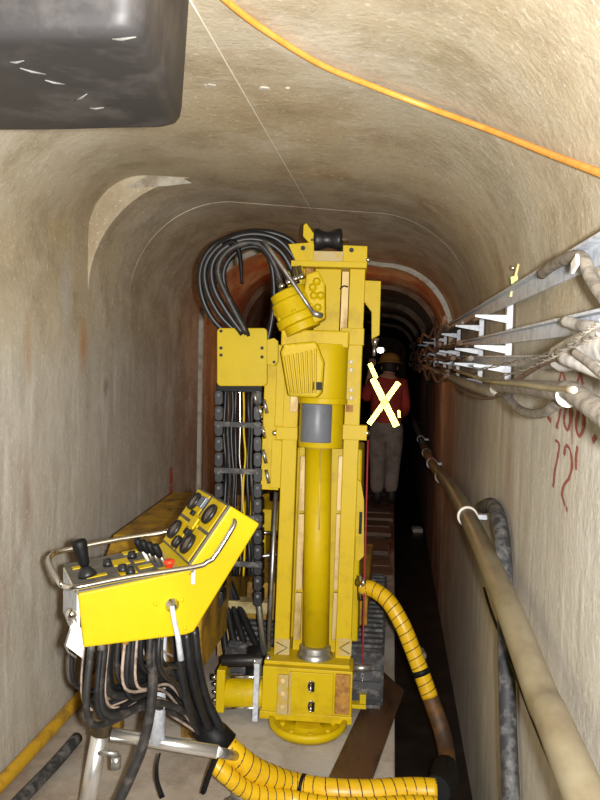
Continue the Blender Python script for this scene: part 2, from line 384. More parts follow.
def mpoly(pts, d0, d1): return MB().prism([mp(x, y, d1) for x, y in pts], F*(d0-d1))
PX = 3.72/800      # metres per pixel at the mast
Yb = M['yellow']
# columns
for x0, x1 in ((281, 296), (342.5, 358)):
    c = mbox(x0, 266, x1, 660, -.09, 0).build('mast_column', Yb, rig, .004)
mbox(296, 448, 342.5, 660, -.10, -.085).build('mast_back_plate', Yb, rig, .002)
for y0, y1 in ((456, 511), (514, 590), (593, 640)):
    s = (548-(y0+y1)/2)/406*15.5
    for x in (297, 335): mbox(x+s, y0, x+6.5+s, y1, -.085, -.055).build('guide_rail', M['worn'], rig, .002)
a = mp(318.6, 446, -.02); b = mp(315.5, 648, -.02)
gt = MB().cyl(a, b, .064, n=32).build('guide_tube', Yb, rig)
MB().tube([mp(320, 450, .045), mp(319.6, 500, .046), mp(319, 530, .045)], .003, 6).build('worn_streak', M['worn'], gt)
# arrow plates at the foot of each column
for x0, x1, sg in ((274.5, 289.5, 1), (337, 351.5, -1)):
    pl = mbox(x0, 639, x1, 656, 0, .004).build('arrow_plate', M['wornp'], rig, .001)
    xa, xb = (x0+2, x1-2.5) if sg > 0 else (x1-2, x0+2.5)
    MB().tube([mp(xa, 642, .006), mp(xb, 648, .006), mp(xa, 654, .006)], .0022, 5).build('arrow_mark', M['black'], pl)
# upper mast
mbox(314, 266, 340, 345, -.06, -.02).build('crown_plate', Yb, rig, .003)
mbox(291, 261, 367, 267, -.11, .05).build('crown_beam', Yb, rig, .003)
mbox(296, 267, 305.5, 345, -.085, -.03).build('mast_web', Yb, rig, .003)
mbox(341, 268, 348, 342, -.10, -.08).build('slot_plate', M['worn'], rig, .001)
MB().tube([mp(340, 289, .0), mp(344, 286, .0), mp(348, 287, .0)], .004, 6, 4).build('cable_clip', M['black'], rig)
lg = mpoly([(288, 244), (314, 242), (314, 262), (296, 262)], -.02, .03).build('sheave_lug', Yb, rig, .003)
lg2 = mpoly([(343, 245), (367.5, 246), (367, 263), (343, 263)], -.02, .03).build('sheave_lug', Yb, rig, .003)
for (x, y, l_) in ((303, 248, lg), (351.5, 250, lg2)):
    MB().cyl(mp(x, y, .03), mp(x, y, .036), .011, n=12).build('bolt', M['black'], l_)
MB().cyl(mp(366, 260, .02), mp(370, 260, .02), .012, n=10).build('bolt', M['chrome'], lg2)
mbox(313, 251, 343.5, 263, -.02, .035).build('worn_cross_plate', M['wornp'], rig, .003)
ax = mp(342.5, 240, .0)-mp(314, 240, .0); L = ax.length
rp = [(.035, 0), (.052, .004), (.054, .02), (.042, L*.33), (.037, L*.5), (.042, L*.67), (.054, L-.02), (.052, L-.004), (.035, L)]
MB().lathe(mp(314, 240, .0), ax, rp, 28).build('sheave_roller', M['rubber'], rig)
MB().cyl(mp(311, 240, 0), mp(348.5, 240, 0), .012, n=12).build('sheave_axle', M['chrome'], rig)
mpoly([(303.5, 225), (306.5, 223), (317, 238), (314.5, 243), (309, 243), (303, 236)], -.01, .01).build('stop_flag', Yb, rig, .002)
mpoly([(361, 280), (381, 281), (379.5, 335), (371.5, 339), (371.5, 312), (361, 297)], -.12, -.09).build('side_bracket', Yb, rig, .003)
MB().cyl(mp(375.5, 338, -.105), mp(374.5, 347, -.105), .02, .012, n=12).build('hose_coupling', M['chrome'], rig)
MB().cyl(mp(374.5, 346, -.105), mp(374, 356, -.105), .008, n=8).build('coupling_nipple', M['steel'], rig)
# clamp bands round the columns
for x0, y0, x1, y1 in ((276, 427, 297.5, 440), (341, 425, 367, 440), (341, 328, 364, 345)):
    mbox(x0, y0, x1, y1, -.1, .014).build('column_band', Yb, rig, .003)
for x, y in ((275, 433), (367, 433)): MB().ball(mp(x, y, .0), .015, n=10).build('bolt', M['chrome'], rig)
mbox(276, 345, 297.5, 427, -.1, -.005).build('head_carriage', Yb, rig, .003)
mbox(346, 345, 361, 425, -.1, -.005).build('head_carriage', Yb, rig, .003)
for y in (362, 370, 390, 398): MB().ball(mp(351, y, .004), .011, n=8).build('grease_nipple', M['white'], rig)
mbox(346, 405, 353, 412, 0, .02).build('rusty_clip', M['rusty'], rig)
mbox(290, 396, 298, 412, 0, .02).build('rusty_clip', M['worn'], rig, .002)
# rotary head
def vcyl(x, y0, y1, rpx, d, n=32):
    return MB().cyl(mp(x, y0, d), mp(x-(y1-y0)*.038, y1, d), rpx*PX*.97, n=n)
vcyl(324, 345, 400, 25.5, .03).build('head_barrel', Yb, rig, .004)
vcyl(323, 398, 404, 25.5, .04).build('head_flange', Yb, rig, .003)
vcyl(322, 403, 447, 23, .02).build('lower_housing', Yb, rig, .003)
vcyl(318, 404, 442, 17, .075).build('grey_sleeve', M['sleeve'], rig, .003)
vcyl(318.5, 442, 448, 14.5, .055).build('sleeve_collar', M['wornp'], rig, .002)
mbox(281, 330, 349, 347, -.02, .10).build('gear_case', Yb, rig, .008)
mot = mpoly([(280.5, 352), (284, 344), (316, 341), (324, 362), (322, 393), (316, 398), (288, 396)], .10, .225).build('motor_body', Yb, rig, .010)
for i in range(8):
    x0, y0 = 283.5+i*4.6, 356-i*1.0; x1, y1 = 289.5+i*3.7, 393.5
    a, b = mp(x0, y0, .235), mp(x1, y1, .235); d_ = (b-a).normalized(); sd = d_.cross(F)
    MB().obox((a+b)/2, (b-a)/2, sd*.0042, F*.02).build('cooling_fin', Yb, mot, .003)
mbox(313, 382, 322, 390, .22, .228).build('rating_sticker', M['black'], mot)
for i in range(5):
    x0 = 286+i*7; MB().cyl(mp(x0, 346, .20), mp(x0, 346, .232), .007, n=8).build('bolt', Yb, mot)
# tilted hydraulic motor above the gear case
ta, tb = mp(304, 331, .08), mp(287, 290, .08); tx = (tb-ta).normalized(); tl = (tb-ta).length
mpoly([(273, 314), (276, 306), (289, 286), (299, 284), (311, 300), (308, 326), (300, 334), (285, 327)], -.0, .11).build('motor_mount', Yb, rig, .008)
hm = MB().lathe(ta, tx, [(.085, 0), (.085, tl*.18), (.108, tl*.2), (.108, tl*.38), (.098, tl*.40), (.098, tl*.75), (.088, tl*.78), (.088, tl*.96), (.06, tl)], 10).build('hydraulic_motor', Yb, rig, .003)
for k in range(6):
    an = k*math.pi/3; a_, b_ = basis(tx)
    c = ta+tx*tl*.38+(a_*math.cos(an)+b_*math.sin(an))*.09
    MB().cyl(c, c+tx*.02, .011, n=6).build('bolt', Yb, hm)
vb = mpoly([(306, 274), (318, 270), (325, 284), (325, 318), (310, 326), (303, 300)], .03, .13).build('valve_block', Yb, rig, .008)
for x, y in ((317, 282), (314, 296), (321, 296), (318, 308), (313, 288)):
    MB().lathe(mp(x, y, .12), F, [(.020, 0), (.020, .016), (.013, .018), (.013, .03), (.008, .034)], 8).build('port_plug', Yb, vb)
mbox(305, 268, 314, 277, -.02, .02).build('rust_stained_block', M['rusty'], rig, .003)
for (x, y, x2, y2) in ((290, 284, 285, 273), (283, 288, 276, 279), (296, 281, 294, 268), (302, 279, 299, 266)):
    a, b = mp(x, y, .1), mp(x2, y2, .1)
    f = MB().lathe(a, b-a, [(.014, 0), (.018, .005), (.018, .02), (.012, .022), (.012, (b-a).length)], 8).build('hose_fitting', M['chrome'], rig)
MB().tube([mp(264, 241, .17), mp(285, 271, .19), mp(314, 314, .19)], .0095, 10, 3).build('hydraulic_pipe', M['steel'], rig)
MB().cyl(mp(313, 313, .19), mp(322, 316, .17), .014, n=10).build('pipe_elbow', M['steel'], rig)
# hose loop over the top
HL = [[(238, 334), (219, 314), (207, 290), (205, 268), (215, 250), (233, 238), (256, 234), (278, 240), (294, 258), (301, 278)],
      [(243, 334), (227, 312), (214, 288), (212, 266), (222, 250), (242, 240), (264, 241), (281, 252), (292, 270), (297, 284)],
      [(247, 334), (232, 306), (220, 280), (219, 264), (229, 250), (246, 243), (260, 245), (270, 256), (279, 276), (281, 292)],
      [(229, 336), (212, 318), (202, 296), (200, 272), (208, 252), (226, 239), (250, 232), (276, 234), (296, 246), (304, 272)],
      [(249, 336), (238, 314), (226, 290), (224, 270), (233, 255), (248, 247), (263, 250), (272, 268), (274, 300), (270, 330), (262, 360)]]
for i, h in enumerate(HL):
    MB().tube([mp(x, y, (.0, .05, .08, -.03, .02)[i]+.05*math.sin(k*.5)) for k, (x, y) in enumerate(h)], (.016, .016, .014, .015, .013)[i], 10, 6).build('hydraulic_hose', M['rubber'] if i != 2 else M['hosegrey'], rig)
MB().tube([mp(224, 246, .09), mp(234, 242, .1), mp(239, 252, .09), mp(241, 266, .07), mp(242, 284, .07)], [.018, .008], 6, 4).build('cable_tie', M['black'], rig)
# hose junction cover
def rrect(x0, y0, x1, y1, c, d):
    pts = []
    for cx, cy, a0 in ((x1-c, y0+c, -90), (x1-c, y1-c, 0), (x0+c, y1-c, 90), (x0+c, y0+c, 180)):
        for k in range(5):
            a = R(a0+k*22.5); pts.append((cx+c*math.cos(a), cy+c*math.sin(a)))
    return pts
cp = mpoly(rrect(217, 328, 267, 386, 4, 0), -.0, .03).build('junction_cover', M['yclean'], rig, .003)
for x, y in ((221, 331), (221, 348), (221, 355), (262, 348), (262, 357)):
    MB().cyl(mp(x, y, .03), mp(x, y, .035), .008, n=10).build('bolt', M['black'], cp)
mpoly([(266, 340), (274, 338), (278, 341), (278, 362), (274, 366), (266, 364)], -.01, .022).build('cover_tab', M['yclean'], cp, .002)
MB().cyl(mp(274, 362, .022), mp(274, 362, .028), .007, n=10).build('bolt', M['black'], cp)
# drag chain with hoses inside
chn = MB(); ch = mbox(216, 384, 262, 392, -.12, -.03).build('drag_chain_end', M['black'], rig, .003)
ys = [392+15.5*i for i in range(14)]
for y in ys:
    for x in (218.5, 257.5):
        q = mpoly([(x-4.2, y), (x-2, y-2), (x+2, y-2), (x+4.2, y), (x+4.2, y+11), (x+2, y+13.4), (x-2, y+13.4), (x-4.2, y+11)], -.13, -.02).build('chain_link', M['rubber'], rig, .004)
        MB().cyl(mp(x, y+3, -.02), mp(x, y+3, -.012), .008, n=8).build('link_pin', M['hosegrey'], q)
for y in ys[::1]:
    if int((y-392)/15.5) % 3 == 2: mbox(214, y-1, 262, y+4.5, -.03, -.012).build('chain_crossbar', M['track'], rig, .003)
hc = ['rubber', 'hosegrey', 'rubber', 'rubber', 'chrome', 'yellow', 'rubber', 'hosegrey', 'rubber']
for i in range(9):
    x = 225+i*3.9; r = .0085 if hc[i] not in ('chrome', 'yellow') else .005
    MB().tube([mp(x+random.uniform(-1.5, 1.5), 384+k*24, -.07+(.03 if hc[i] in ('chrome', 'yellow') else random.uniform(-.02, .02))) for k in range(9)], r, 8, 4).build('hydraulic_hose', M[hc[i]], rig)
for x, y in ((254, 392), (259, 405), (264, 400), (262, 425), (266, 470), (263, 450)):
    MB().tube([mp(x, y, -.01), mp(x+1.5, y+6, .0), mp(x+3, y+13, -.01)], .009, 8).build('hose_fitting', M['chrome' if y % 2 else 'steel'], rig)
# plates left of the left column
mbox(263, 350, 281, 490, -.11, -.03).build('side_plate', Yb, rig, .003)
mbox(271, 440, 281, 488, -.03, -.012).build('side_strip', Yb, rig, .002)
# right side plates
q = mpoly([(356, 478), (361, 482), (364, 500), (364, 556), (358, 562), (355, 560)], -.10, -.07).build('side_lug', Yb, rig, .002)
mbox(359, 512, 362, 534, -.072, -.066).build('slot', M['black'], q)
MB().cyl(mp(360, 575, -.06), mp(361, 600, -.06), .016, n=10).build('hose_fitting', M['chrome'], rig)
MB().lathe(mp(355, 582, -.06), Rr_, [(.012, 0), (.02, .008), (.02, .03), (.026, .032), (.026, .05)], 10).build('hose_fitting', M['chrome'], rig)
# clamp at the foot
mbox(262, 669, 352, 716, -.06, .14).build('clamp_body', Yb, rig, .004)
mbox(259, 714, 352, 722, -.08, .15).build('clamp_base', Yb, rig, .004)
mbox(264, 663, 350, 669, -.1, .10).build('clamp_top', Yb, rig, .004)
mbox(290, 673, 333, 715, .14, .152).build('jaw_plate', M['yellow'], rig, .003)
mbox(289, 672, 291, 716, .14, .156).build('jaw_edge', M['wornp'], rig, .001)
for x0, x1, m in ((277, 288, 'wornp'), (335, 350, 'rusty')):
    q = mbox(x0, 675, x1, 715, .14, .158).build('jaw_block', M[m], rig, .003)
    for y in (681, 694, 707):
        MB().cyl(mp((x0+x1)/2, y, .158), mp((x0+x1)/2, y, .163), .010, n=8).build('bolt', M['worn' if m == 'wornp' else 'rusty'], q)
for y in (686, 706):
    q = MB().lathe(mp(311, y, .15), F, [(.021, 0), (.021, .008), (.016, .009), (.016, .004), (.001, .003)], 16)
    c = mp(311, y, .15)
    for i, p in enumerate(q.v): dv = p-c; q.v[i] = c+dv-Rr_*dv.dot(Rr_)*.25+U*dv.dot(U)*.35
    o = q.build('jaw_eye', M['chrome'], rig)
    MB().obox(mp(313, y+1, .156), Rr_*.007, U*.022, F*.003).build('eye_slot', M['black'], o, .002)
MB().lathe(mp(314.5, 666, .0), U, [(.085, -.03), (.085, .055), (.078, .07), (.074, .072), (.074, .095), (.066, .1)], 28).build('drill_chuck', M['steel'], rig)
MB().cyl(mp(224, 693, .06), mp(264, 693, .06), .070, n=28).build('clamp_cylinder', Yb, rig, .004)
e = mbox(216, 670, 224.5, 713, -.02, .13).build('cylinder_end_plate', Yb, rig, .004)
for y in (677, 708):
    MB().cyl(mp(214, y, .12), mp(278, y, .12), .009, n=10).build('tie_rod', M['chrome'], rig)
    MB().cyl(mp(212, y, .12), mp(216.5, y, .12), .015, n=6).build('tie_rod_nut', M['chrome'], e)
for y in (684, 692, 700): MB().ball(mp(215, y, .10), .012, n=8).build('bolt', M['chrome'], e)
mbox(253, 664, 258.5, 722, .05, .145).build('clamp_strap', M['galv'], rig, .003)
MB().cyl(mp(222, 661, .05), mp(262, 660, .05), .030, n=18).build('hydraulic_cylinder', M['rubber'], rig, .003)
MB().cyl(mp(254, 661, .05), mp(257, 661, .05), .032, n=18).build('cylinder_band', M['chrome'], rig)
MB().lathe(mp(268, 659, .06), U, [(.016, 0), (.016, .01), (.01, .014), (.01, .02)], 10).build('bolt', M['chrome'], rig)
MB().cyl(mp(350, 668, -.02), mp(372, 668, -.02), .018, n=12).build('hydraulic_cylinder', M['steel'], rig)
# round base flange on the floor
bc = G(308, 719, .05)
MB().lathe(bc-V((0, 0, .05)), (0, 0, 1), [(.10, 0), (.155, .004), (.178, .03), (.178, .05), (.165, .055), (.155, .05), (.14, .022), (.1, .02), (.06, .022), (.055, .03)], 40).build('base_flange', Yb, rig)
for k in range(8):
    a = k*math.pi/4+.2; c = bc+V((.115*math.cos(a), .115*math.sin(a), -.03)); MB().cyl(c, c+V((0, 0, .02)), .014, n=6).build('bolt', M['yellow'], rig)
# diagonal stays left of the mast
MB().cyl(mp(253, 545, -.1), mp(264, 655, -.02), .015, n=12).build('stay_rod', M['steel'], rig)
MB().cyl(mp(276, 492, -.08), mp(268, 656, -.03), .011, n=12).build('stay_rod', M['steel'], rig)
# red rope and hook right of the mast
MB().tube([mp(368, 440, -.05), mp(365, 560, -.05), mp(362.5, 668, -.02)], .0045, 6, 4).build('hoist_rope', M['red'] if False else mat('dark_red_rope', srgb(150, 36, 44), rough=.7), rig)
for i in range(5):
    c = mp(362.3, 671+i*5, -.02); a = Rr_ if i % 2 else F
    MB().tube([c+U*.012*math.cos(k*math.pi/4)+a*.007*math.sin(k*math.pi/4) for k in range(9)], .0028, 5).build('chain_loop', M['steel'], rig)
mbox(359.5, 695, 366, 706, -.04, .0).build('rope_anchor', M['yclean'], rig, .003)
mbox(350, 705, 366, 709, -.05, .02).build('anchor_bracket', Yb, rig, .002)
# undercarriage
def track(x0, x1, ya, yb, zt):
    r = zt/2; pts = []
    for k in range(13): a = R(90+k*15); pts.append((ya+r+r*math.cos(a)*1.0, r+r*math.sin(a)))
    for k in range(13): a = R(-90+k*15); pts.append((yb-r+r*math.cos(a), r+r*math.sin(a)))
    inn = [(ya+r+(y-ya-r)*.86 if y < ya+r else (yb-r+(y-yb+r)*.86 if y > yb-r else y), r+(z-r)*.86) for y, z in pts]
    mb = MB(); n = len(pts)
    for x in (x0, x1):
        mb.v += [V((x, y, z)) for y, z in pts]; mb.v += [V((x, y, z)) for y, z in inn]
    for j in range(n):
        k = (j+1) % n; mb.f += [(j, k, 2*n+k, 2*n+j), (n+j, 3*n+j, 3*n+k, n+k), (j, n+j, n+k, k), (2*n+j, 2*n+k, 3*n+k, 3*n+j)]; mb.s += [True, True, False, False]
    tr = mb.build('track_belt', M['track'], rig)
    ln = [0]
    P2 = pts+[pts[0]]
    for a, b in zip(P2, P2[1:]): ln.append(ln[-1]+math.hypot(b[0]-a[0], b[1]-a[1]))
    N = 44; base = None; o = None
    for i in range(N):
        s = ln[-1]*(i+.5)/N; j = max(k for k in range(len(pts)) if ln[k] <= s); a, b = P2[j], P2[j+1]; f = (s-ln[j])/(ln[j+1]-ln[j])
        y, z = a[0]+(b[0]-a[0])*f, a[1]+(b[1]-a[1])*f
        cy = min(max(y, ya+r), yb-r); nr = V((0, y-cy, z-r)).normalized(); tg = V((1, 0, 0)).cross(nr)
        if z < .01 and ya+r < y < yb-r: continue
        MB().obox(V(((x0+x1)/2, y, z))+nr*.004, V(((x1-x0)/2-.012, 0, 0)), tg*.016, nr*.009).build('track_lug', M['track'], tr)
    for k in range(4):
        yy = ya+r+(yb-ya-2*r)*k/3
        MB().cyl((x0+.02, yy, r), (x1-.02, yy, r), r*.8 if k in (0, 3) else r*.5, n=20).build('track_wheel', M['ymud_shade'], tr)
    MB().box(x0+.04, x1-.04, ya+r, yb-r, r-.05, r+.06).build('track_frame', M['ymud_shade'], tr, .004)
track(-.20, -.008, 3.72, 5.3, .27); track(-.78, -.56, 3.72, 5.3, .27)
MB().box(-.56, -.235, 4.0, 5.2, .12, .46).build('chassis', M['ymud_shade'], rig, .01)
MB().box(-.74, -.10, 4.1, 5.1, .30, .50).build('deck_plate', M['ymud_shade'], rig, .01)
pb = P(219, 605, 3.95); MB().box(-.90, -.60, 3.93, 4.02, pb.z-.03, pb.z+.03).build('cross_beam', mat('beige_beam', srgb(176, 160, 112), srgb(130, 112, 70), rough=.6), rig, .004)
MB().box(-.86, -.80, 3.95, 4.05, .15, pb.z).build('beam_bracket', M['worn'], rig, .003)
for x, z in ((-.70, .70), (-.62, .82), (-.72, .86)):
    MB().box(x-.05, x+.05, 4.15, 4.4, z-.07, z+.06).build('valve_box', Yb, rig, .008)
MB().cyl((-.80, 4.1, .76), (-.55, 4.1, .77), .012, n=10).build('hydraulic_pipe', M['chrome'], rig)
MB().cyl((-.78, 4.1, .62), (-.55, 4.1, .66), .012, n=10).build('hydraulic_pipe', M['steel'], rig)
MB().box(-.52, -.14, 3.86, 4.2, .30, 1.25).build('mast_support', Yb, rig, .01)
MB().cyl((-.62, 3.75, .28), (-.60, 3.6, .08), .05, n=14).build('hose_stub', M['rubber'], rig)
for i in range(4):
    MB().tube([(-.80-.02*i, 4.05, .60), (-.84+.03*i, 3.95, .42), (-.74+.05*i, 3.75, .10+.04*i), (-.66+.03*i, 3.68, .06+.05*i), (-.58, 3.75, .22)], .018, 8, 6).build('hydraulic_hose', M['rubber'], rig)
# tank beside the mast, against the left wall
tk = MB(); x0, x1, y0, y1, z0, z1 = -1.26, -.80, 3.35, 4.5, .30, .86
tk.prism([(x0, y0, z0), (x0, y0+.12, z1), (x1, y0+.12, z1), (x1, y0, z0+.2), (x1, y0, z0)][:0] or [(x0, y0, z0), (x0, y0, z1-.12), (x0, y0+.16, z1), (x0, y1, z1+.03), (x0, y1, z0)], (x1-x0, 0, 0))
tank = tk.build('oil_tank', M['ymud_shade'], rig, .012)  # tank's shade is put into this darker paint colour
for (xx, yy) in ((-1.2, 3.4), (-.86, 3.4), (-1.2, 4.4), (-.86, 4.4)): MB().box(xx-.03, xx+.03, yy-.03, yy+.03, 0, .31).build('tank_leg', M['ymud_shade'], tank)
# ------------------------------------------------------------------ control console
CA = P(79, 592, 2.20); LA = V((math.cos(R(30)), math.sin(R(30)), 0)); WA = V((-LA.y, LA.x, 0))
con = thing('control_console', (CA.x+.2, CA.y+.25, CA.z-.16), 'yellow control console with joystick, gauge panel and silver guard rail', 'control console')
def cs(px, py, w_=0): return PL(px, py, CA+WA*w_, WA)
side = [(78, 594), (181, 572), (190, 566), (231, 506), (260, 524), (194, 632), (186, 635), (84, 648)]
WD = .34
sp = [cs(*p) for p in side]
# body: side profile carried through the width
body = MB().prism(sp, WA*WD).build('console_body', M['yclean'], con, .006)
def quad(a, b, off, u0, u1, v0, v1): return None
# deck plane : from sp[0] to sp[1]; panel plane : from sp[2] to sp[3]
dv = (sp[1]-sp[0]); dl = dv.length; du = dv.normalized(); dn = du.cross(WA).normalized()
if dn.z < 0: dn = -dn
pv = (sp[3]-sp[2]); pl_ = pv.length; pu = pv.normalized(); pn = pu.cross(WA).normalized()
if pn.dot(LA) > 0: pn = -pn
def dk(u, w_, h=0): return sp[0]+du*(u*dl)+WA*(w_*WD)+dn*h
def pk(u, w_, h=0): return sp[2]+pu*(u*pl_)+WA*(w_*WD)+pn*h
def slab(f, u0, u1, w0, w1, h0, h1): return MB().hexa([f(u0, w0, h0), f(u1, w0, h0), f(u1, w1, h0), f(u0, w1, h0), f(u0, w0, h1), f(u1, w0, h1), f(u1, w1, h1), f(u0, w1, h1)])
slab(dk, .0, .97, .03, .97, 0, .004).build('deck_panel', M['deck'], con)
slab(dk, .95, 1.0, .02, .98, .0, .008).build('deck_trim', M['wornp'], con)
for u0, u1, w0, w1 in ((.06, .22, .72, .8), (.14, .34, .34, .4), (.45, .62, .22, .4), (.45, .62, .55, .75), (.66, .8, .3, .4), (.66, .9, .52, .58), (.82, .93, .12, .2), (.62, .78, .88, .98)):
    slab(dk, u0, u1, w0, w1, .004, .0065).build('yellow_decal', M['yellow'], con)
slab(pk, .0, 1.0, .0, 1.0, .0, .006).build('gauge_panel', M['panelg'], con, .002)
def grid(i, j): return (.05+.235*i, .285+.235*i-.01, .04+.47*j, .49+.47*j)
cells = [(.04, .27, .04, .46), (.30, .50, .04, .46), (.54, .97, .04, .46), (.04, .27, .54, .96), (.30, .60, .54, .96), (.64, .97, .54, .96)]
for u0, u1, w0, w1 in ((.03, .47, .05, .47), (.03, .47, .55, .96), (.52, .97, .05, .47), (.52, .97, .55, .96), (.35, .64, .36, .62)):
    slab(pk, u0, u1, w0, w1, .006, .009).build('yellow_decal', M['yellow'], con)
def gauge(u, w_, r):
    g = MB().lathe(pk(u, w_, .009), pn, [(r, 0), (r, .010), (r*.86, .014), (r*.84, .010)], 20).build('gauge', M['rubber'], con)
    MB().lathe(pk(u, w_, .010), pn, [(r*.84, 0), (r*.84, .009), (r*.4, .0105), (.0005, .011)], 20).build('gauge_glass', M['glass'], g)
for u, w_, r in ((.22, .27, .035), (.74, .24, .035), (.14, .55, .022), (.26, .82, .035), (.78, .81, .033)): gauge(u, w_, r)
slab(pk, .74, .92, .50, .64, .009, .022).build('display', mat('blue_grey_display', srgb(88, 96, 106), rough=.2), con, .002)
slab(pk, .42, .60, .40, .56, .009, .016).build('switch_plate', M['yellow'], con, .002)
slab(pk, .30, .40, .36, .44, .009, .03).build('switch', M['black'], con, .003)
slab(pk, .58, .66, .60, .68, .009, .02).build('switch', M['black'], con, .003)
# joystick
j0 = dk(.16, .42, .004); j1 = dk(.12, .45, .115)
jd = (j1-j0).normalized()
js = MB().lathe(j0, jd, [(.030, 0), (.028, .012), (.016, .026), (.010, .034)], 14).build('joystick_boot', M['rubber'], con)
MB().lathe(j0+jd*.03, jd, [(.009, 0), (.016, .01), (.02, .045), (.023, .062), (.024, .078), (.02, .086), (.008, .089)], 14).build('joystick_grip', M['black'], js)
for (u, w_) in ((.68, .72), (.50, .34), (.55, .22), (.40, .62)):
    k = MB().lathe(dk(u, w_, .004), dn, [(.015, 0), (.015, .012), (.012, .014), (.012, .022), (.004, .024)], 12).build('control_knob', M['rubber'], con)
for i in range(4):
    a = dk(.80+.035*i, .52-.11*i, .004); b = a+dn*.05-du*.018
    l_ = MB().cyl(a, b, .006, n=8).build('lever_stem', M['white' if i == 0 else 'steel'], con)
    MB().lathe(b-dn*.004, (b-a), [(.007, -.012), (.012, .0), (.013, .024), (.010, .034), (.003, .037)], 10).build('lever_knob', M['black'], l_)
MB().lathe(dk(.93, .16, .004), dn, [(.012, 0), (.012, .012), (.018, .014), (.018, .022), (.012, .026)], 14).build('stop_button', M['red'], con)
# guard rail
rail = [cs(234, 520, -.012), cs(233, 527, -.03), cs(215, 556, -.03), cs(207, 562, -.03), cs(195, 567, -.03), cs(130, 577, -.03), cs(78, 587, -.03)]
rail += [cs(64, 586, .0), cs(58, 580, .03), cs(49, 562, .26), cs(52, 555, .32), cs(62, 551, .36), cs(110, 541, .37), cs(160, 533, .37), cs(176, 529, .35), cs(182, 530, .32)]
MB().tube(rail, .0085, 10, 5).build('guard_rail', M['chrome'], con)
for px, py, w_ in ((193, 570, -.03), (78, 588, -.03)):
    a = cs(px, py, w_); MB().tube([a, a+WA*.032-V((0, 0, .02))], .005, 6).build('rail_bracket', M['chrome'], con)
MB().obox(cs(193, 577, -.006), LA*.006, V((0, 0, .022)), WA*.005).build('rail_strap', M['galv'], con, .002)
# locking lever on the side panel
lv = MB().lathe(cs(172, 605), -WA, [(.022, 0), (.022, .004), (.016, .006), (.016, .014), (.009, .016), (.009, .024)], 14).build('lever_boss', M['chrome'], con)
MB().tube([cs(172, 606, -.02), cs(174, 620, -.025), cs(178, 637, -.025), cs(181, 660, -.025)], [.008, .0075, .0085, .010], 10).build('locking_lever', M['galv'], lv)
for px, py in ((155, 604), (182, 600), (157, 636), (185, 628)): MB().lathe(cs(px, py), -WA, [(.006, 0), (.006, .003), (.002, .004)], 8).build('screw', M['yellow'], con)
# knob and hanging flap at the left end
MB().box(0, 0, 0, 0, 0, 0)
en = MB().obox((sp[0]+sp[-1])/2+WA*.17-LA*.006, LA*.005, V((0, 0, .075)), WA*.16).build('end_plate', M['galv'], con, .002)
MB().ball(cs(75, 614, .02)-LA*.01, .019, n=12).build('end_knob', M['chrome'], con)
fl = MB().prism([cs(74, 620, .02), cs(86, 634, .02), cs(82, 658, .02), cs(66, 646, .02)], WA*.003).build('hanging_flap', M['white'], con)
MB().tube([cs(72, 622, .01), cs(70, 630, .01), cs(65, 645, .01), cs(68, 652, .01), cs(76, 658, .01)], .003, 6).build('flap_wire', M['steel'], fl)
# ------------------------------------------------------------------ console stand
sx = P(160, 742, 2.82)
stand = thing('console_stand', (sx.x, sx.y, 0), 'tubular stand with chrome cross bar under the yellow console', 'stand')
b0, b1 = P(112, 734, 2.60), P(218, 752, 2.62)
MB().cyl(b0, b1, .022, n=18).build('cross_bar', M['bright'], stand)
MB().cyl(b1, P(240, 757, 2.87), .018, n=14).build('cross_bar', M['steel'], stand)
p0, p1 = P(108, 692, 2.60), P(88, 800, 2.60); dd = (p1-p0); foot = p0+dd*(p0.z/(p0.z-p1.z))
MB().cyl(p0, p0+dd*.38, .036, n=18).build('leg_socket', mat('brown_weathered_tube', srgb(112, 98, 74), srgb(78, 62, 44), rough=.4, metal=.5, scale=12), stand)
MB().cyl(p0+dd*.36, foot, .030, n=18).build('leg', M['bright'], stand)
MB().cyl(foot, foot+V((0, 0, .012)), .07, n=18).build('foot', M['steel'], stand)
MB().cyl(P(116, 756, 2.58), P(116, 768, 2.58), .018, n=8).build('clamp_bolt', M['steel'], stand)
MB().cyl(P(98, 752, 2.58), P(118, 754, 2.58), .010, n=8).build('clamp_bolt', M['steel'], stand)
q0 = P(240, 757, 2.87); MB().cyl((q0.x, q0.y, q0.z), (q0.x, q0.y, 0), .027, n=16).build('leg', M['galv'], stand)
q1 = P(243, 793, 2.87); MB().cyl(q1-V((0, 0, .02)), q1+V((0, 0, .015)), .046, n=6).build('leg_collar', M['steel'], stand)
MB().cyl((q0.x, q0.y, 0), (q0.x, q0.y, .012), .07, n=18).build('foot', M['steel'], stand)
c0 = P(157, 742, 2.61); MB().cyl((c0.x, c0.y, c0.z), (c0.x, 2.62, CA.z-.14), .028, n=16).build('post', M['galv'], stand)
MB().obox((c0.x, 2.62, CA.z-.165), V((.07, 0, 0)), V((0, .07, 0)), V((0, 0, .012))).build('head_plate', M['steel'], stand)
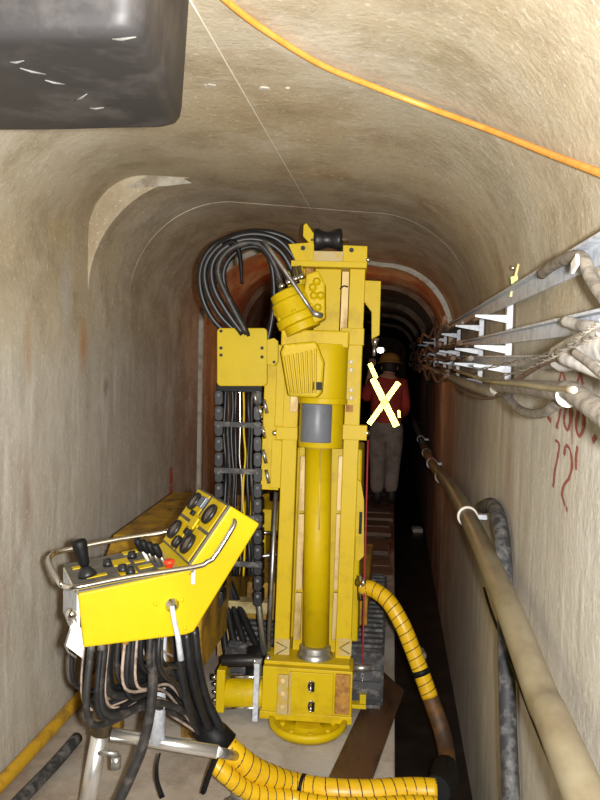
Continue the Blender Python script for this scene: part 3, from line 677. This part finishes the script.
# ------------------------------------------------------------------ yellow sleeved hose bundle
hb = thing('hose_bundle', (-.5, 2.95, 0), 'thick yellow spiral sleeved hose bundle running from console to rig', 'hose bundle')
path = [P(222, 743, 2.84), P(236, 756, 2.84), P(258, 772, 2.88), G(294, 785, .05), G(330, 791, .05), G(370, 792, .05), G(410, 790, .05), G(436, 791, .05)]
path = [V((p.x, p.y, max(p.z, .049))) for p in path]
sl = MB().tube(path, .046, 20, 8).build('yellow_sleeve', M['ysleeve'], hb)
def helix(path, r, pitch, rt):
    pts = smooth_path(path, 14); out = []; a = None; ph = 0
    for i, p in enumerate(pts):
        t = (pts[min(i+1, len(pts)-1)]-pts[max(i-1, 0)]).normalized()
        if a is None: a, b = basis(t)
        a = (a-t*a.dot(t)).normalized(); b = t.cross(a)
        if i: 
            L = (p-pts[i-1]).length; st_ = max(1, int(L/pitch*16))
            for k in range(1, st_+1):
                an = ph+2*math.pi*L/pitch*k/st_; out.append(pts[i-1].lerp(p, k/st_)+(a*math.cos(an)+b*math.sin(an))*r)
            ph += 2*math.pi*L/pitch
    return out
MB().tube(helix(path, .0457, .042, 0), .0024, 5).build('spiral_gap', M['rubber'], sl)
path2 = [mp(361, 588, -.08), mp(372, 589, -.06), P(388, 601, 3.74), P(402, 624, 3.7), P(412, 648, 3.68), P(421, 672, 3.66), P(430, 697, 3.64), P(441, 728, 3.6), P(447, 757, 3.5), P(446, 775, 3.35), P(441, 786, 3.2), P(434, 791, 3.1)]
k = 7
sl2 = MB().tube(path2[:k], .038, 20, 8).build('yellow_sleeve', M['ysleeve'], hb)
MB().tube(helix(path2[:k], .0378, .04, 0), .0022, 5).build('spiral_gap', M['rubber'], sl2)
MB().tube(path2[k-1:], .038, 18, 8).build('muddy_sleeve', mat('muddy_sleeve', srgb(128, 84, 30), srgb(58, 40, 26), rough=.6, scale=9, lo=.3, hi=.6), hb)
lowp = [p+V((-.02, -.05, -.05)) for p in path[:3]]+[V((p.x, p.y-.075, .036)) for p in path[3:]]
sl3 = MB().tube(lowp, .033, 16, 8).build('yellow_sleeve', M['ysleeve'], hb)
MB().tube(helix(lowp, .0328, .036, 0), .002, 5).build('spiral_gap', M['rubber'], sl3)
def band(path, i, r, ln, m='black'):
    pts = smooth_path(path, 8); p, q = pts[i], pts[i+1]; d = (q-p).normalized(); MB().cyl(p-d*ln/2, p+d*ln/2, r, n=18).build('tape_band', M[m], hb)
band(path2, 8*5, .041, .026); band(path, 8*3+2, .0485, .014)
MB().tube([P(445, 768, 3.36), P(443, 784, 3.2), P(436, 791, 3.09)], .056, 14, 5).build('rubber_boot', M['black'], hb)
e0 = path[0]; ed = (path[1]-path[0]).normalized()
MB().tube([e0-ed*.11, e0-ed*.03, e0+ed*.02], [.05, .058, .056], 16).build('tape_wrap', M['black'], hb)
MB().tube([P(222, 748, 2.76), P(216, 758, 2.75), P(209, 775, 2.75), P(203, 793, 2.75)], [.012, .015, .013, .011], 4, 4).build('strap_tail', M['black'], hb)
MB().tube([P(160, 753, 2.78), P(157, 765, 2.76), P(157, 780, 2.76), P(162, 797, 2.76)], [.004, .008, .011, .013], 4, 4).build('strap_tail', M['black'], hb)
# hoses from the console's underside into the sleeve
ns = 28
for i in range(ns):
    f = i/(ns-1); u = .06+.86*f; wv = random.uniform(.12, .88)
    a = sp[-1]+(sp[-2]-sp[-1])*u+WA*(wv*WD)+V((0, 0, .0))
    sag = .13*(1-f)+.02+random.uniform(-.06, .05)
    en_ = e0-ed*.1+V((random.uniform(-.035, .035), random.uniform(-.035, .035), random.uniform(-.03, .03)))
    md = a.lerp(en_, .45); c1 = a-V((0, 0, .10+.12*(1-f)+random.uniform(0, .06))); md.z -= sag*.55; 
    c2 = a.lerp(en_, .75); c2.z = md.z*.55+en_.z*.45-.02
    m = 'hoseglint' if i % 5 == 2 else ('hosegrey' if i % 4 == 1 else 'rubber')
    hr_ = .005 if m == 'hoseglint' else random.choice((.009, .011, .012)); MB().tube([a+V((0, 0, .01)), c1, md, c2, en_, en_+ed*.1], hr_, 8, 7).build('hydraulic_hose', M[m], hb)  # thin pale strands here are painted highlights, the rest are hoses
    MB().cyl(a+V((0, 0, .005)), a-V((0, 0, .03)), .012, n=8).build('hose_fitting', M['steel' if i % 3 else 'rusty'], hb)
# thick hoses on the right of the console, coming down to the sleeve
for i, (x, y, yy) in enumerate(((176, 634, 2.62), (186, 632, 2.68), (194, 628, 2.74))):
    MB().tube([P(x, y, yy), P(x+4, y+36, yy), P(x+12, y+70, yy+.05), P(x+26, y+100, 2.82), P(225, 746, 2.86)], .017, 10, 6).build('hydraulic_hose', M['rubber'], hb)
lh = MB().tube([P(151, 640, 2.42), P(153, 668, 2.42), P(151, 705, 2.41), P(143, 745, 2.4), P(130, 778, 2.38), P(117, 806, 2.36), P(100, 850, 2.34), P(88, 900, 2.34)], .0165, 10, 6).build('hanging_hose', M['hosegrey'])
tag(lh, 'single dark hose dropping from the console straight past the chrome bar', 'hose')
# ------------------------------------------------------------------ hoses along the left wall foot
y0_, y1_ = 2.2, 11
o = MB().tube([(XL+.045, y0_+(y1_-y0_)*i/24, .034+.004*math.sin(i*1.7)) for i in range(25)], .029, 12).build('yellow_pipe', mat('muddy_yellow_pipe', srgb(206, 160, 40), srgb(140, 108, 52), rough=.5, scale=7, lo=.48, hi=.7))
tag(o, 'muddy yellow pipe lying along the foot of the left wall', 'pipe')
a, b = G(22, 798, .027), G(77, 738, .027)
o = MB().tube([a-(b-a)*.6, a, a.lerp(b, .5)+V((.006, 0, 0)), b], .025, 12, 5).build('black_pipe', M['bpipe'])
tag(o, 'short black dusty pipe on the floor beside the yellow pipe', 'pipe')
# ------------------------------------------------------------------ black tub under the ceiling
A = P(184, 129, 1.74); Bz = A.z
tb_ = thing('ceiling_tub', (-.75, 1.45, Bz), 'scuffed black plastic tub fixed under the ceiling', 'tub')
def loopz(x0, x1, y0, y1, c, z):
    pts = []
    for cx, cy, a0 in ((x1-c, y1-c, 0), (x0+c, y1-c, 90), (x0+c, y0+c, 180), (x1-c, y0+c, 270)):
        for k in range(7):
            a = R(a0+15*k); pts.append(V((cx+c*math.cos(a), cy+c*math.sin(a), z)))
    return pts
xr = A.x; yn = P(140, 33, 1).y
yn = CAM.y+(Bz-CAM.z)/ray(140, 36).z*ray(140, 36).y
xl = xr-.74; rows = []
for (ins, z) in ((.10, .0), (.084, .0005), (.072, .005), (.064, .016), (.060, .034), (.035, .14), (.006, .268), (-.012, .27), (-.012, .285)):
    q = loopz(xl+ins, xr-max(0, ins-.06)*.8, yn+ins-.075, 1.74-max(0, ins-.06)*.6, .045, Bz+z)
    rows.append([V((p.x+(.14*(1.74-p.y)*(p.x-xl)/(xr-xl))+.25*max(0, .06-ins)*(p.x-xl)/(xr-xl), p.y, p.z)) for p in q])
mb = MB(); n = len(rows[0])
for r_ in rows: mb.v += r_
for i in range(len(rows)-1):
    for j in range(n): mb.f.append((i*n+j, i*n+(j+1) % n, (i+1)*n+(j+1) % n, (i+1)*n+j)); mb.s.append(True)
mb.f.append(tuple(range(n))); mb.s.append(False); mb.f.append(tuple((len(rows)-1)*n+j for j in range(n))[::-1]); mb.s.append(False)
tub = mb.build('tub_shell', M['tub'], tb_)
# rim lip along the far lower edge
MB().tube([V((xl+.1, 1.735, Bz+.012)), V((xr-.3, 1.735, Bz+.008)), V((xr-.07, 1.733, Bz+.012))], .007, 8, 5).build('tub_rim', M['tub'], tb_)
for px, py, ln in ((20, 68, 26), (45, 80, 20), (112, 37, 22), (90, 108, 14), (10, 62, 14), (75, 100, 12)):
    a = G(px, py, Bz-.0002); b = G(px+ln, py+random.uniform(-7, 9), Bz-.0002)
    if px == 112: a, b = G(112, 39, Bz-.0005), G(136, 37, Bz-.0005)
    MB().tube([a, a.lerp(b, .4)+V((0, .004, 0)), b], [.0015, .003, .001], 5).build('scuff_mark', M['scuff'], tb_)
for xx in (xl+.1, xr-.12):
    for yy in (yn+.1, 1.65): MB().cyl((xx, yy, Bz+.27), (xx, yy, 2.56), .008, n=8).build('hanger_rod', M['steel'], tb_)
# ------------------------------------------------------------------ orange cord on the ceiling
cp_ = [(205, -22), (226, 0), (262, 28), (320, 64), (375, 87), (430, 108), (490, 130), (545, 152), (600, 173), (640, 188)]
pts = []
for px, py in cp_:
    p = S(px, py, .016); pts.append(p)
o = MB().tube(pts, .0085, 12, 8).build('extension_cord', M['orange'])
tag(o, 'orange extension cord strung across the ceiling to the right wall', 'cord')
# ------------------------------------------------------------------ right-wall pipe
XP = .345
pz = W(565, 785, XP).z
pip = thing('steel_pipe', (XP, 3, pz), 'long weathered steel pipe running low along the right wall', 'pipe')
pp = [(XP, -1, .88)]+[tuple(W(px, py, XP)) for px, py in ((580, 785), (542, 697), (506, 602), (473, 527), (450, 486))]+[(XP, 7.7, .77), (XP-.02, 14, .7)]
MB().tube(pp, .038, 20, 4).build('pipe_barrel', M['pipe'], pip)
def pat(Y):
    q = smooth_path(pp, 12); b = min(q, key=lambda p: abs(p.y-Y)); return V((b.x, Y, b.z))
for Y in (3.6, 6.9, 9.5):
    c = pat(Y); cl = MB().lathe(c-V((0, .014, 0)), (0, 1, 0), [(.038, 0), (.046, 0), (.046, .024), (.038, .024)], 20).build('hanger_ring', M['white' if Y < 5 else 'galv'], pip)
    MB().box(c.x, XR, Y-.012, Y+.012, c.z-.01, c.z+.01).build('hanger_arm', M['galv'], cl)
for Y in (5.6, 8.0): c = pat(Y); MB().cyl(c-V((0, .06, 0)), c+V((0, .06, 0)), .047, n=18).build('pipe_coupling', M['pipe'], pip, .004)
wr = [W(x, y, XR-.03) for x, y in ((484, 588), (491, 611), (508, 655), (529, 710), (547, 754), (566, 798), (588, 850))]
o = MB().tube(wr, .006, 6, 5).build('black_wire', M['black']); tag(o, 'thin black wire sagging just below the steel wall pipe', 'wire')
bp = [W(484, 507, XR-.03), W(492, 505, XR-.03), W(499, 520, XR-.035), W(504, 560, XR-.035), W(506, 640, XR-.035), W(508, 720, XR-.035), W(511, 800, XR-.035), W(513, 840, XR-.035)]
o = MB().tube(bp, .028, 12, 6).build('black_downpipe', M['bpipe']); tag(o, 'dusty black flexible pipe hanging down the right wall behind the pipe', 'pipe')
# ------------------------------------------------------------------ cable rack
rk = thing('cable_rack', (XR, 3, 1.5), 'galvanised cable rack with struts and arms on the right wall', 'cable rack')
XS = XR-.012
SY = [2.97, 3.9, 5.25, 6.6, 8.2, 10]
for z, h in ((1.91, .024), (1.775, .020), (1.695, .018)):
    mb = MB(); 
    r_ = MB().box(XS-.03, XS-.02, .6, 6.0, z-h, z+h).build('rack_rail', M['galv'], rk, .002)
    MB().box(XS-.055, XS-.03, .6, 6.0, z+h-.006, z+h).build('rail_flange', M['galv'], r_)
for i, Y in enumerate(SY):
    s_ = MB().box(XS-.02, XS+.002, Y-.02, Y+.02, 1.54, 1.93).build('rack_strut', M['galv'], rk, .002)
    for z in (1.845, 1.735, 1.665, 1.59):
        MB().hexa([(XS-.02, Y-.016, z-.014), (XS-.02, Y+.016, z-.014), (XS-.13, Y+.012, z+.006), (XS-.13, Y-.012, z+.006),
                   (XS-.02, Y-.016, z+.014), (XS-.02, Y+.016, z+.014), (XS-.13, Y+.012, z+.014), (XS-.13, Y-.012, z+.014)]).build('rack_arm', M['galv'], s_)
# marker tag on the rack
TY = W(512, 296, XS-.03).y
tg = thing('marker_tag', P(510.5, 297, TY), 'pale green marker tag on a thin stick above the cable rack', 'tag')
MB().tube([P(510.5, 297, TY), P(518.5, 264, TY)], .005, 6).build('tag_stick', M['stick'], tg)
MB().prism([P(*q, TY+.01) for q in ((510.5, 277), (517.5, 275), (519, 285), (512, 287))], (0, .004, 0)).build('tag_plate', M['green'], tg)
MB().ball(W(513, 268, XS-.025), .009, n=8).build('tag_clip', M['chrome'], tg)
o = MB().prism([W(*q, XR-.03) for q in ((505, 302), (509, 290), (526, 281), (533, 284), (526, 292))], (.03, 0, 0)).build('rusty_bracket', M['cabler'], None, .004)
tag(o, 'dark rusty bracket on the wall behind the green tag', 'bracket')
# ------------------------------------------------------------------ cables
def cable(pts, r, m, name, label, group=None, k=6):
    o = MB().tube(pts, r, 10, k).build(name, M[m]); tag(o, label, 'cable', group); return o
XC = XS-.06
cable([W(542, 274, XC), W(552, 266, XC), W(566, 259, XC), W(578, 256, XC), W(585, 262, XC), W(590, 276, XC), W(600, 292, XC), W(625, 325, XC)], .013, 'cable', 'cable', 'grey dusty cable bent over the top rack rail near the tag')
o = MB().obox(W(575, 264, XC-.02), V((.003, 0, 0)), V((0, .022, -.006)), V((0, .004, .011))).build('cable_label', M['white'], None, .001); tag(o, 'small white label tied where the cable bends over the top rail', 'label')
cable([W(565, 321, XC), W(578, 325, XC), W(592, 327, XC), W(620, 333, XC)], .012, 'cablew', 'cable', 'pale cable end lying along the middle rack rail')
cable([W(562, 358, XC-.02), W(575, 352, XC-.02), W(588, 348, XC-.02), W(604, 347, XC-.02), W(640, 350, XC-.02)], .030, 'cablew', 'cable', 'thick pale cable bundle resting on the lower rack arms')
cable([W(563, 358, XC-.05), W(580, 364, XC-.05), W(594, 369, XC-.05), W(615, 376, XC-.05)], .012, 'cablew', 'cable', 'white cable tail slanting down below the pale bundle')
cable([W(574, 352, XC-.06), W(588, 362, XC-.06), W(600, 372, XC-.06), W(620, 388, XC-.06)], .007, 'cable', 'cable', 'thin dark cable crossing over the pale bundle')
cable([(XC-.08, 9, 1.63), W(470, 385, XC-.06), W(500, 386, XC-.05), W(530, 388, XC-.05), W(560, 391, XC-.05), W(570, 391, XC-.05), W(582, 399, XC-.05), W(600, 412, XC-.05), W(630, 436, XC-.05)], .019, 'cable', 'cable', 'thick grey cable running out of the rack towards the camera')
cable([W(500, 386, XC-.03), W(506, 396, XC-.03), W(520, 410, XC-.03), W(537, 414, XC-.03), W(553, 407, XC-.03), W(564, 398, XC-.03), W(570, 394, XC-.04)], .012, 'cable', 'cable', 'grey cable sagging in a loop under the rack')
o = MB().lathe(W(567, 396, XC-.05)-V((0, .01, 0)), V((.2, 1, .3)), [(.0195, 0), (.0215, 0), (.0215, .008), (.0195, .008)], 16).build('cable_tie', M['white']); tag(o, 'white tie looped round the thick grey cable', 'cable tie')
cable([W(455, 370, XC-.06), W(485, 380, XC-.08), W(520, 384, XC-.08), W(548, 388, XC-.07), W(574, 390, XC-.07)], .006, 'pipe', 'conduit', 'thin tan conduit under the lower rack arms')
cable([W(452, 380, XC-.04), W(466, 392, XC-.05), W(484, 398, XC-.05), W(500, 394, XC-.05), W(520, 378, XC-.05), W(545, 362, XC-.05), W(563, 356, XC-.05)], .007, 'cabler', 'cable', 'brown wire sagging below the rack and rising to the pale bundle')
# twisted chain-like wires across the rack
for i, (c, lb) in enumerate((([(470, 372), (505, 364), (540, 356), (575, 345), (600, 334)], 'upper twisted wire pair strung across the lower rack'), ([(480, 380), (515, 372), (545, 360), (560, 352), (585, 332), (600, 322)], 'lower twisted wire pair strung across the lower rack'))):
    base = smooth_path([W(x, y, XC-.09) for x, y in c], 10); mb = MB()
    for s_ in (0, math.pi):
        mb.tube([p+V((.003*math.cos(j*1.1+s_), 0, .003*math.sin(j*1.1+s_))) for j, p in enumerate(base)], .0017, 5)
    o = mb.build('twisted_wire', M['cable']); tag(o, lb, 'wire')
# far tangle of rusty cables on the arms
zs = (1.86, 1.75, 1.68, 1.605)
lab = ['rusty cable lying on the %s rack arms, %s', ]
lv_ = ('topmost', 'second', 'third', 'lowest'); ps_ = ('nearest the wall', 'in the middle', 'at the arm tips', 'drooping off the tips')
for i in range(4):
    for j in range(4):
        x = XS-.05-.036*j; dz = .0; pts = []
        y = 3.6+.5*((i+j) % 3); yy = y; kk = 0
        while yy < 13:
            sg = (.02 if j < 3 else .12)*(kk % 2)*random.uniform(.3, 1)
            pts.append((min(x+random.uniform(-.012, .012), XS-.04)-(.03 if j == 3 else 0), yy, zs[i]+.014-sg*.7+random.uniform(0, .008))); yy += .65; kk += 1
        cable(pts, random.choice((.008, .010, .012)), ('cabler', 'cable', 'cabler', 'cabler')[j], 'cable', lab[0] % (lv_[i], ps_[j]), 'rusty cables on the far rack', 4)
# ------------------------------------------------------------------ red painted figures on the right wall
strokes = [([(550, 412), (548, 417), (551, 421)], 2.6), ([(561, 404), (559, 418), (556, 428)], 1.6), ([(556, 424), (558, 428)], 2.6), ([(566, 405), (564, 420), (567, 430), (570, 422), (570, 406)], 1.8),
           ([(579, 405), (576, 425), (579, 436), (583, 428), (583, 408)], 1.8), ([(558, 385), (562, 372), (566, 384)], 1.6), ([(577, 384), (580, 374), (583, 385)], 1.6), ([(552, 402), (555, 388)], 1.4),
           ([(555, 440), (559, 444), (558, 455), (555, 470), (553, 487)], 1.6), ([(564, 455), (566, 446), (570, 450), (572, 465), (569, 478), (564, 485), (562, 495), (565, 506)], 1.7),
           ([(577.5, 446), (576, 458), (576, 470)], 1.5), ([(593, 436), (595, 442)], 3.2), ([(572, 410), (572, 445)], .6), ([(567, 508), (566, 510)], 2)]
mk = thing('painted_figures', W(566, 440, XR), 'faded red hand painted figures on the right wall', 'marking')
for pts, wd in strokes:
    q = smooth_path([W(x, y, XR-.002) for x, y in pts], 5); mb = MB()
    hw = wd*.95*W(566, 440, XR).y/800
    vs = []
    for i, p in enumerate(q):
        t_ = (q[min(i+1, len(q)-1)]-q[max(i-1, 0)]).normalized(); nn = V((1, 0, 0)).cross(t_).normalized()
        nn = V((0, nn.y*3.2, nn.z)); r_ = hw*random.uniform(.8, 1.2); vs += [p+nn*r_, p-nn*r_]
    mb.add(vs, [(2*i, 2*i+1, 2*i+3, 2*i+2) for i in range(len(q)-1)]); mb.build('paint_stroke', M['paint'], mk, recalc=False)
for (px, py, ln) in ((171, 468, 10), (171, 486, 6)):
    p = W(px, py, XL+.002); q = W(px+.5, py+ln*1.6, XL+.002); mb = MB(); vs = []
    for i in range(6):
        c = p.lerp(q, i/5); h_ = .05*random.uniform(.5, 1.1); vs += [c+V((0, h_, 0)), c-V((0, h_, 0))]
    mb.add(vs, [(2*i, 2*i+1, 2*i+3, 2*i+2) for i in range(5)]); o = mb.build('red_paint_mark', M['redpaint'], None, recalc=False)
    tag(o, 'upper small red paint mark on the left wall' if ln == 10 else 'lower small red paint mark on the left wall', 'marking')
# ------------------------------------------------------------------ timber on the floor
a = [G(x, y, .012) for x, y in ((328, 778), (372, 780), (404, 690), (380, 668))]
o = MB().prism(a, (0, 0, -.011)).build('timber_board', M['plank'], None, .002); tag(o, 'wet brown timber board lying beside the rig track', 'board')
for i in range(9):
    Y = 5.75+.36*i+random.uniform(-.05, .05)
    o = MB().obox((-.32+random.uniform(-.03, .03), Y, .022+.01*(i % 2)), V((.34, .01*random.uniform(-1, 1), 0)), V((0, .13, 0)), V((0, 0, .02))).build('floor_plank', M['plank2'], None, .004)
    tag(o, '%s brown plank laid across the floor behind the rig' % ('nearest', 'second', 'third', 'fourth', 'fifth', 'sixth', 'seventh', 'eighth', 'farthest')[i], 'plank', 'planks across the floor')
for (px, py, z, s_, lb) in ((418, 655, -.40, .05, 'small pale rubble lump in the drain beside the yellow hose'), (417, 531, -.40, .06, 'small grey rubble lump farther along the drain')):
    p = G(px, py, z); mb = MB(); mb.obox(p, V((s_, .01, 0)), V((-.01, s_*1.3, 0)), V((0, 0, s_*.7))); o = mb.build('rubble_lump', M['pale'], None, .015); tag(o, lb, 'rubble')
# ------------------------------------------------------------------ worker
WY = 9.15
base = P(384, 505, WY); bx_ = base.x
wk = thing('person', (bx_, WY, 0), 'worker in red reflective vest and helmet standing with back turned', 'person')
def skin(name, verts, edges, radii, m, root=0, sub=2):
    me = bpy.data.meshes.new(name); bm = bmesh.new(); ly = bm.verts.layers.skin.verify(); vs = []
    for i, (p, r) in enumerate(zip(verts, radii)):
        v = bm.verts.new(V(p)); rr = r if isinstance(r, tuple) else (r, r); v[ly].radius = rr; v[ly].use_root = (i == root); vs.append(v)
    for a, b in edges: bm.edges.new((vs[a], vs[b]))
    bm.to_mesh(me); bm.free(); me.materials.append(m); o = bpy.data.objects.new(name, me); col.objects.link(o); o.parent = wk
    md = o.modifiers.new('skin', 'SKIN'); md.use_smooth_shade = True
    s_ = o.modifiers.new('sub', 'SUBSURF'); s_.levels = sub; s_.render_levels = sub
    return o
# body (local: x right, y away from camera, z up), head bowed slightly forward
bv = [(0, 0, .92), (0, .02, 1.08), (0, .01, 1.25), (0, .03, 1.42), (.01, .05, 1.50), (.02, .08, 1.55), (.02, .09, 1.60),
      (-.09, 0, .86), (-.085, .0, .48), (-.085, -.01, .09), (-.09, .14, .04),
      (.09, 0, .86), (.08, .03, .48), (.075, .02, .09), (.09, .16, .04),
      (-.17, .02, 1.39), (-.24, .06, 1.20), (-.22, .18, 1.42), (-.19, .20, 1.56),
      (.17, .02, 1.39), (.21, .02, 1.12), (.17, .22, 1.02), (.10, .32, 1.02)]
be = [(0, 1), (1, 2), (2, 3), (3, 4), (4, 5), (5, 6), (0, 7), (7, 8), (8, 9), (9, 10), (0, 11), (11, 12), (12, 13), (13, 14), (3, 15), (15, 16), (16, 17), (17, 18), (3, 19), (19, 20), (20, 21), (21, 22)]
brd = [.12, .11, .12, .11, .055, .085, .075, .075, .052, .04, .035, .075, .052, .04, .035, .055, .043, .034, .03, .055, .043, .034, .03]
for hx, hy, hz, up, s_ in ((-.19, .20, 1.56, V((.1, .1, 1)), 1), (.10, .32, 1.02, V((-.6, .8, -.1)), -1)):
    b0_ = 18 if s_ > 0 else 22; up = up.normalized(); sd = up.cross(V((0, 1, .2))).normalized(); fw = sd.cross(up)
    for k in range(4):
        i0 = len(bv); off = (k-1.5)*.021
        bv += [V((hx, hy, hz))+sd*off+up*.05, V((hx, hy, hz))+sd*off+up*(.09+.008*(k in (1, 2)))+fw*.01, V((hx, hy, hz))+sd*off*1.05+up*(.115+.01*(k in (1, 2)))+fw*.035]
        be += [(b0_, i0), (i0, i0+1), (i0+1, i0+2)]; brd += [.011, .009, .008]
    i0 = len(bv); bv += [V((hx, hy, hz))+sd*.04+up*.02+fw*.01, V((hx, hy, hz))+sd*.055+up*.05+fw*.03]; be += [(b0_, i0), (i0, i0+1)]; brd += [.012, .009]
skin('body', bv, be, brd, M['skin'])
tv = [(0, 0, 1.03), (0, 0, .90), (-.09, 0, .80), (-.085, .01, .48), (-.085, -.01, .12), (.09, 0, .80), (.08, .03, .48), (.07, .03, .12)]
skin('trousers', tv, [(0, 1), (1, 2), (2, 3), (3, 4), (1, 5), (5, 6), (6, 7)], [(.19, .14), (.19, .15), (.125, .13), (.10, .10), (.085, .085), (.125, .13), (.10, .10), (.085, .085)], M['cloth'])
jv = [(0, .0, .83), (0, .02, 1.08), (0, .01, 1.26), (0, .025, 1.40), (.005, .035, 1.47), (-.17, .02, 1.39), (-.24, .06, 1.20), (-.225, .16, 1.38), (.17, .02, 1.39), (.215, .02, 1.12), (.18, .20, 1.03)]
skin('jacket', jv, [(0, 1), (1, 2), (2, 3), (3, 4), (3, 5), (5, 6), (6, 7), (3, 8), (8, 9), (9, 10)], [(.205, .155), (.19, .145), (.205, .145), (.17, .12), (.08, .08), (.08, .085), (.065, .065), (.055, .055), (.08, .085), (.065, .065), (.052, .052)], M['vest'])
def wmb(fn, name, m):
    mb = MB(); fn(mb); return mb.build(name, m, wk)
W0 = V((bx_, WY, 0))
for s_ in (-1, 1):
    c = W0+V((.08*s_, .05+.02*(s_ > 0), 0)); mb = MB()
    mb.tube([c+V((0, -.05, .18)), c+V((0, -.05, .09)), c+V((0, -.02, .06)), c+V((.01*s_, .08, .05)), c+V((.01*s_, .15, .045))], [.055, .055, .06, .052, .035], 10, 4); mb.build('boot', M['boot'], wk)
hc_ = W0+V((.02, .10, 1.585))
MB().ball(hc_, .10, .84, 1.0, 1.15, 16).build('head', M['skin'], wk)
hr = MB().ball(hc_+V((0, -.012, .005)), .106, .86, .98, 1.1, 16).build('hair', M['hair'], wk)
MB().ball(hc_+V((0, .105, -.02)), .018, .8, 1.2, 1.2, 8).build('nose', M['skin'], wk)
for s_ in (-1, 1): MB().ball(hc_+V((.086*s_, .0, -.01)), .026, .5, .8, 1.2, 8).build('ear', M['skin'], wk)
for s_ in (-1, 1): MB().ball(hc_+V((.035*s_, .09, .015)), .012, n=8).build('eye', M['white'], wk)
MB().lathe(hc_+V((0, 0, .045)), V((0, .12, 1)), [(.15, -.005), (.15, .003), (.122, .01), (.12, .05), (.10, .09), (.06, .115), (.001, .122)], 24).build('helmet', M['helmet'], wk)
# retroreflective tape: a row of small mirrored corner cells, the way such tape is made
def retro_strip(a, b, wd, nm='reflective_strip'):
    a, b = V(a), V(b); d = (b-a).normalized(); nrm = V((-.0, -1, .0)); e = CAM-(a+b)/2; nrm = e.normalized(); sd = d.cross(nrm).normalized(); d = nrm.cross(sd).normalized()
    L = (b-a).length; d = d if d.dot(b-a) > 0 else -d; rows_ = 4; h = wd/rows_; side = h/math.sqrt(3)*2; n = int(L/(side/2)); mb = MB(); dep = side/math.sqrt(2)/math.sqrt(3)
    for r_ in range(rows_):
        for i in range(n):
            c = a+d*(side/2*i)+sd*h*(r_-rows_/2); lo, hi = c, c+sd*h
            tri = [lo, lo+d*side, hi+d*side/2] if i % 2 == 0 else [hi, hi+d*side, lo+d*side/2]
            ap = (tri[0]+tri[1]+tri[2])/3-nrm*dep
            mb.add(tri+[ap], [(0, 1, 3), (1, 2, 3), (2, 0, 3)])
    o = mb.build(nm, M['retro'], wk, recalc=False); return o
yb = WY-.20
retro_strip(P(372.5, 378, yb), P(396.5, 426, yb), .075); retro_strip(P(399, 382, yb), P(369, 424, yb), .06)
retro_strip(P(369.5, 363, WY-.12), P(376, 378, WY-.12), .05); retro_strip(P(398.5, 410, WY-.1), P(399.5, 418, WY-.1), .03)
# ------------------------------------------------------------------ lamps along the tunnel
def workl(loc, label, r, m, e, c):
    t_ = thing('work_lamp', loc, label, 'lamp'); x, y, z = loc
    MB().ball((x, y, z), r, n=16).build('bulb', M[m], t_)
    MB().lathe((x, y, z+r*.8), (0, 0, 1), [(r*.6, 0), (r*.6, r*.8), (r*.4, r*1.0), (r*.3, r*1.5)], 14).build('lamp_socket', M['black'], t_)
    zt = params(y)[0]
    MB().cyl((x, y, z+r*2), (x, y, zt), .006, n=6).build('lamp_cord', M['black'], t_)
    for k in range(6):
        a = k*math.pi/3; rr = r*1.35
        MB().tube([(x+rr*.5*math.cos(a), y+rr*.5*math.sin(a), z+r*1.2), (x+rr*math.cos(a), y+rr*math.sin(a), z), (x+rr*.5*math.cos(a), y+rr*.5*math.sin(a), z-r*1.3)], .0018, 4, 3).build('cage_wire', M['steel'], t_)
    if e: lamp('work_lamp_light', 'POINT', (x, y-r*1.6, z), e, c, r*.6).parent = None
p = P(380.5, 350, 11.2); workl(tuple(p), 'small white lit lamp hanging far down the tunnel above the worker', .042, 'bulb', 0, (1, .85, .65))
workl((-.62, 6.9, 1.86), 'warm caged lamp hanging in the tunnel behind the mast', .045, 'bulbo', 10, (1, .45, .17))
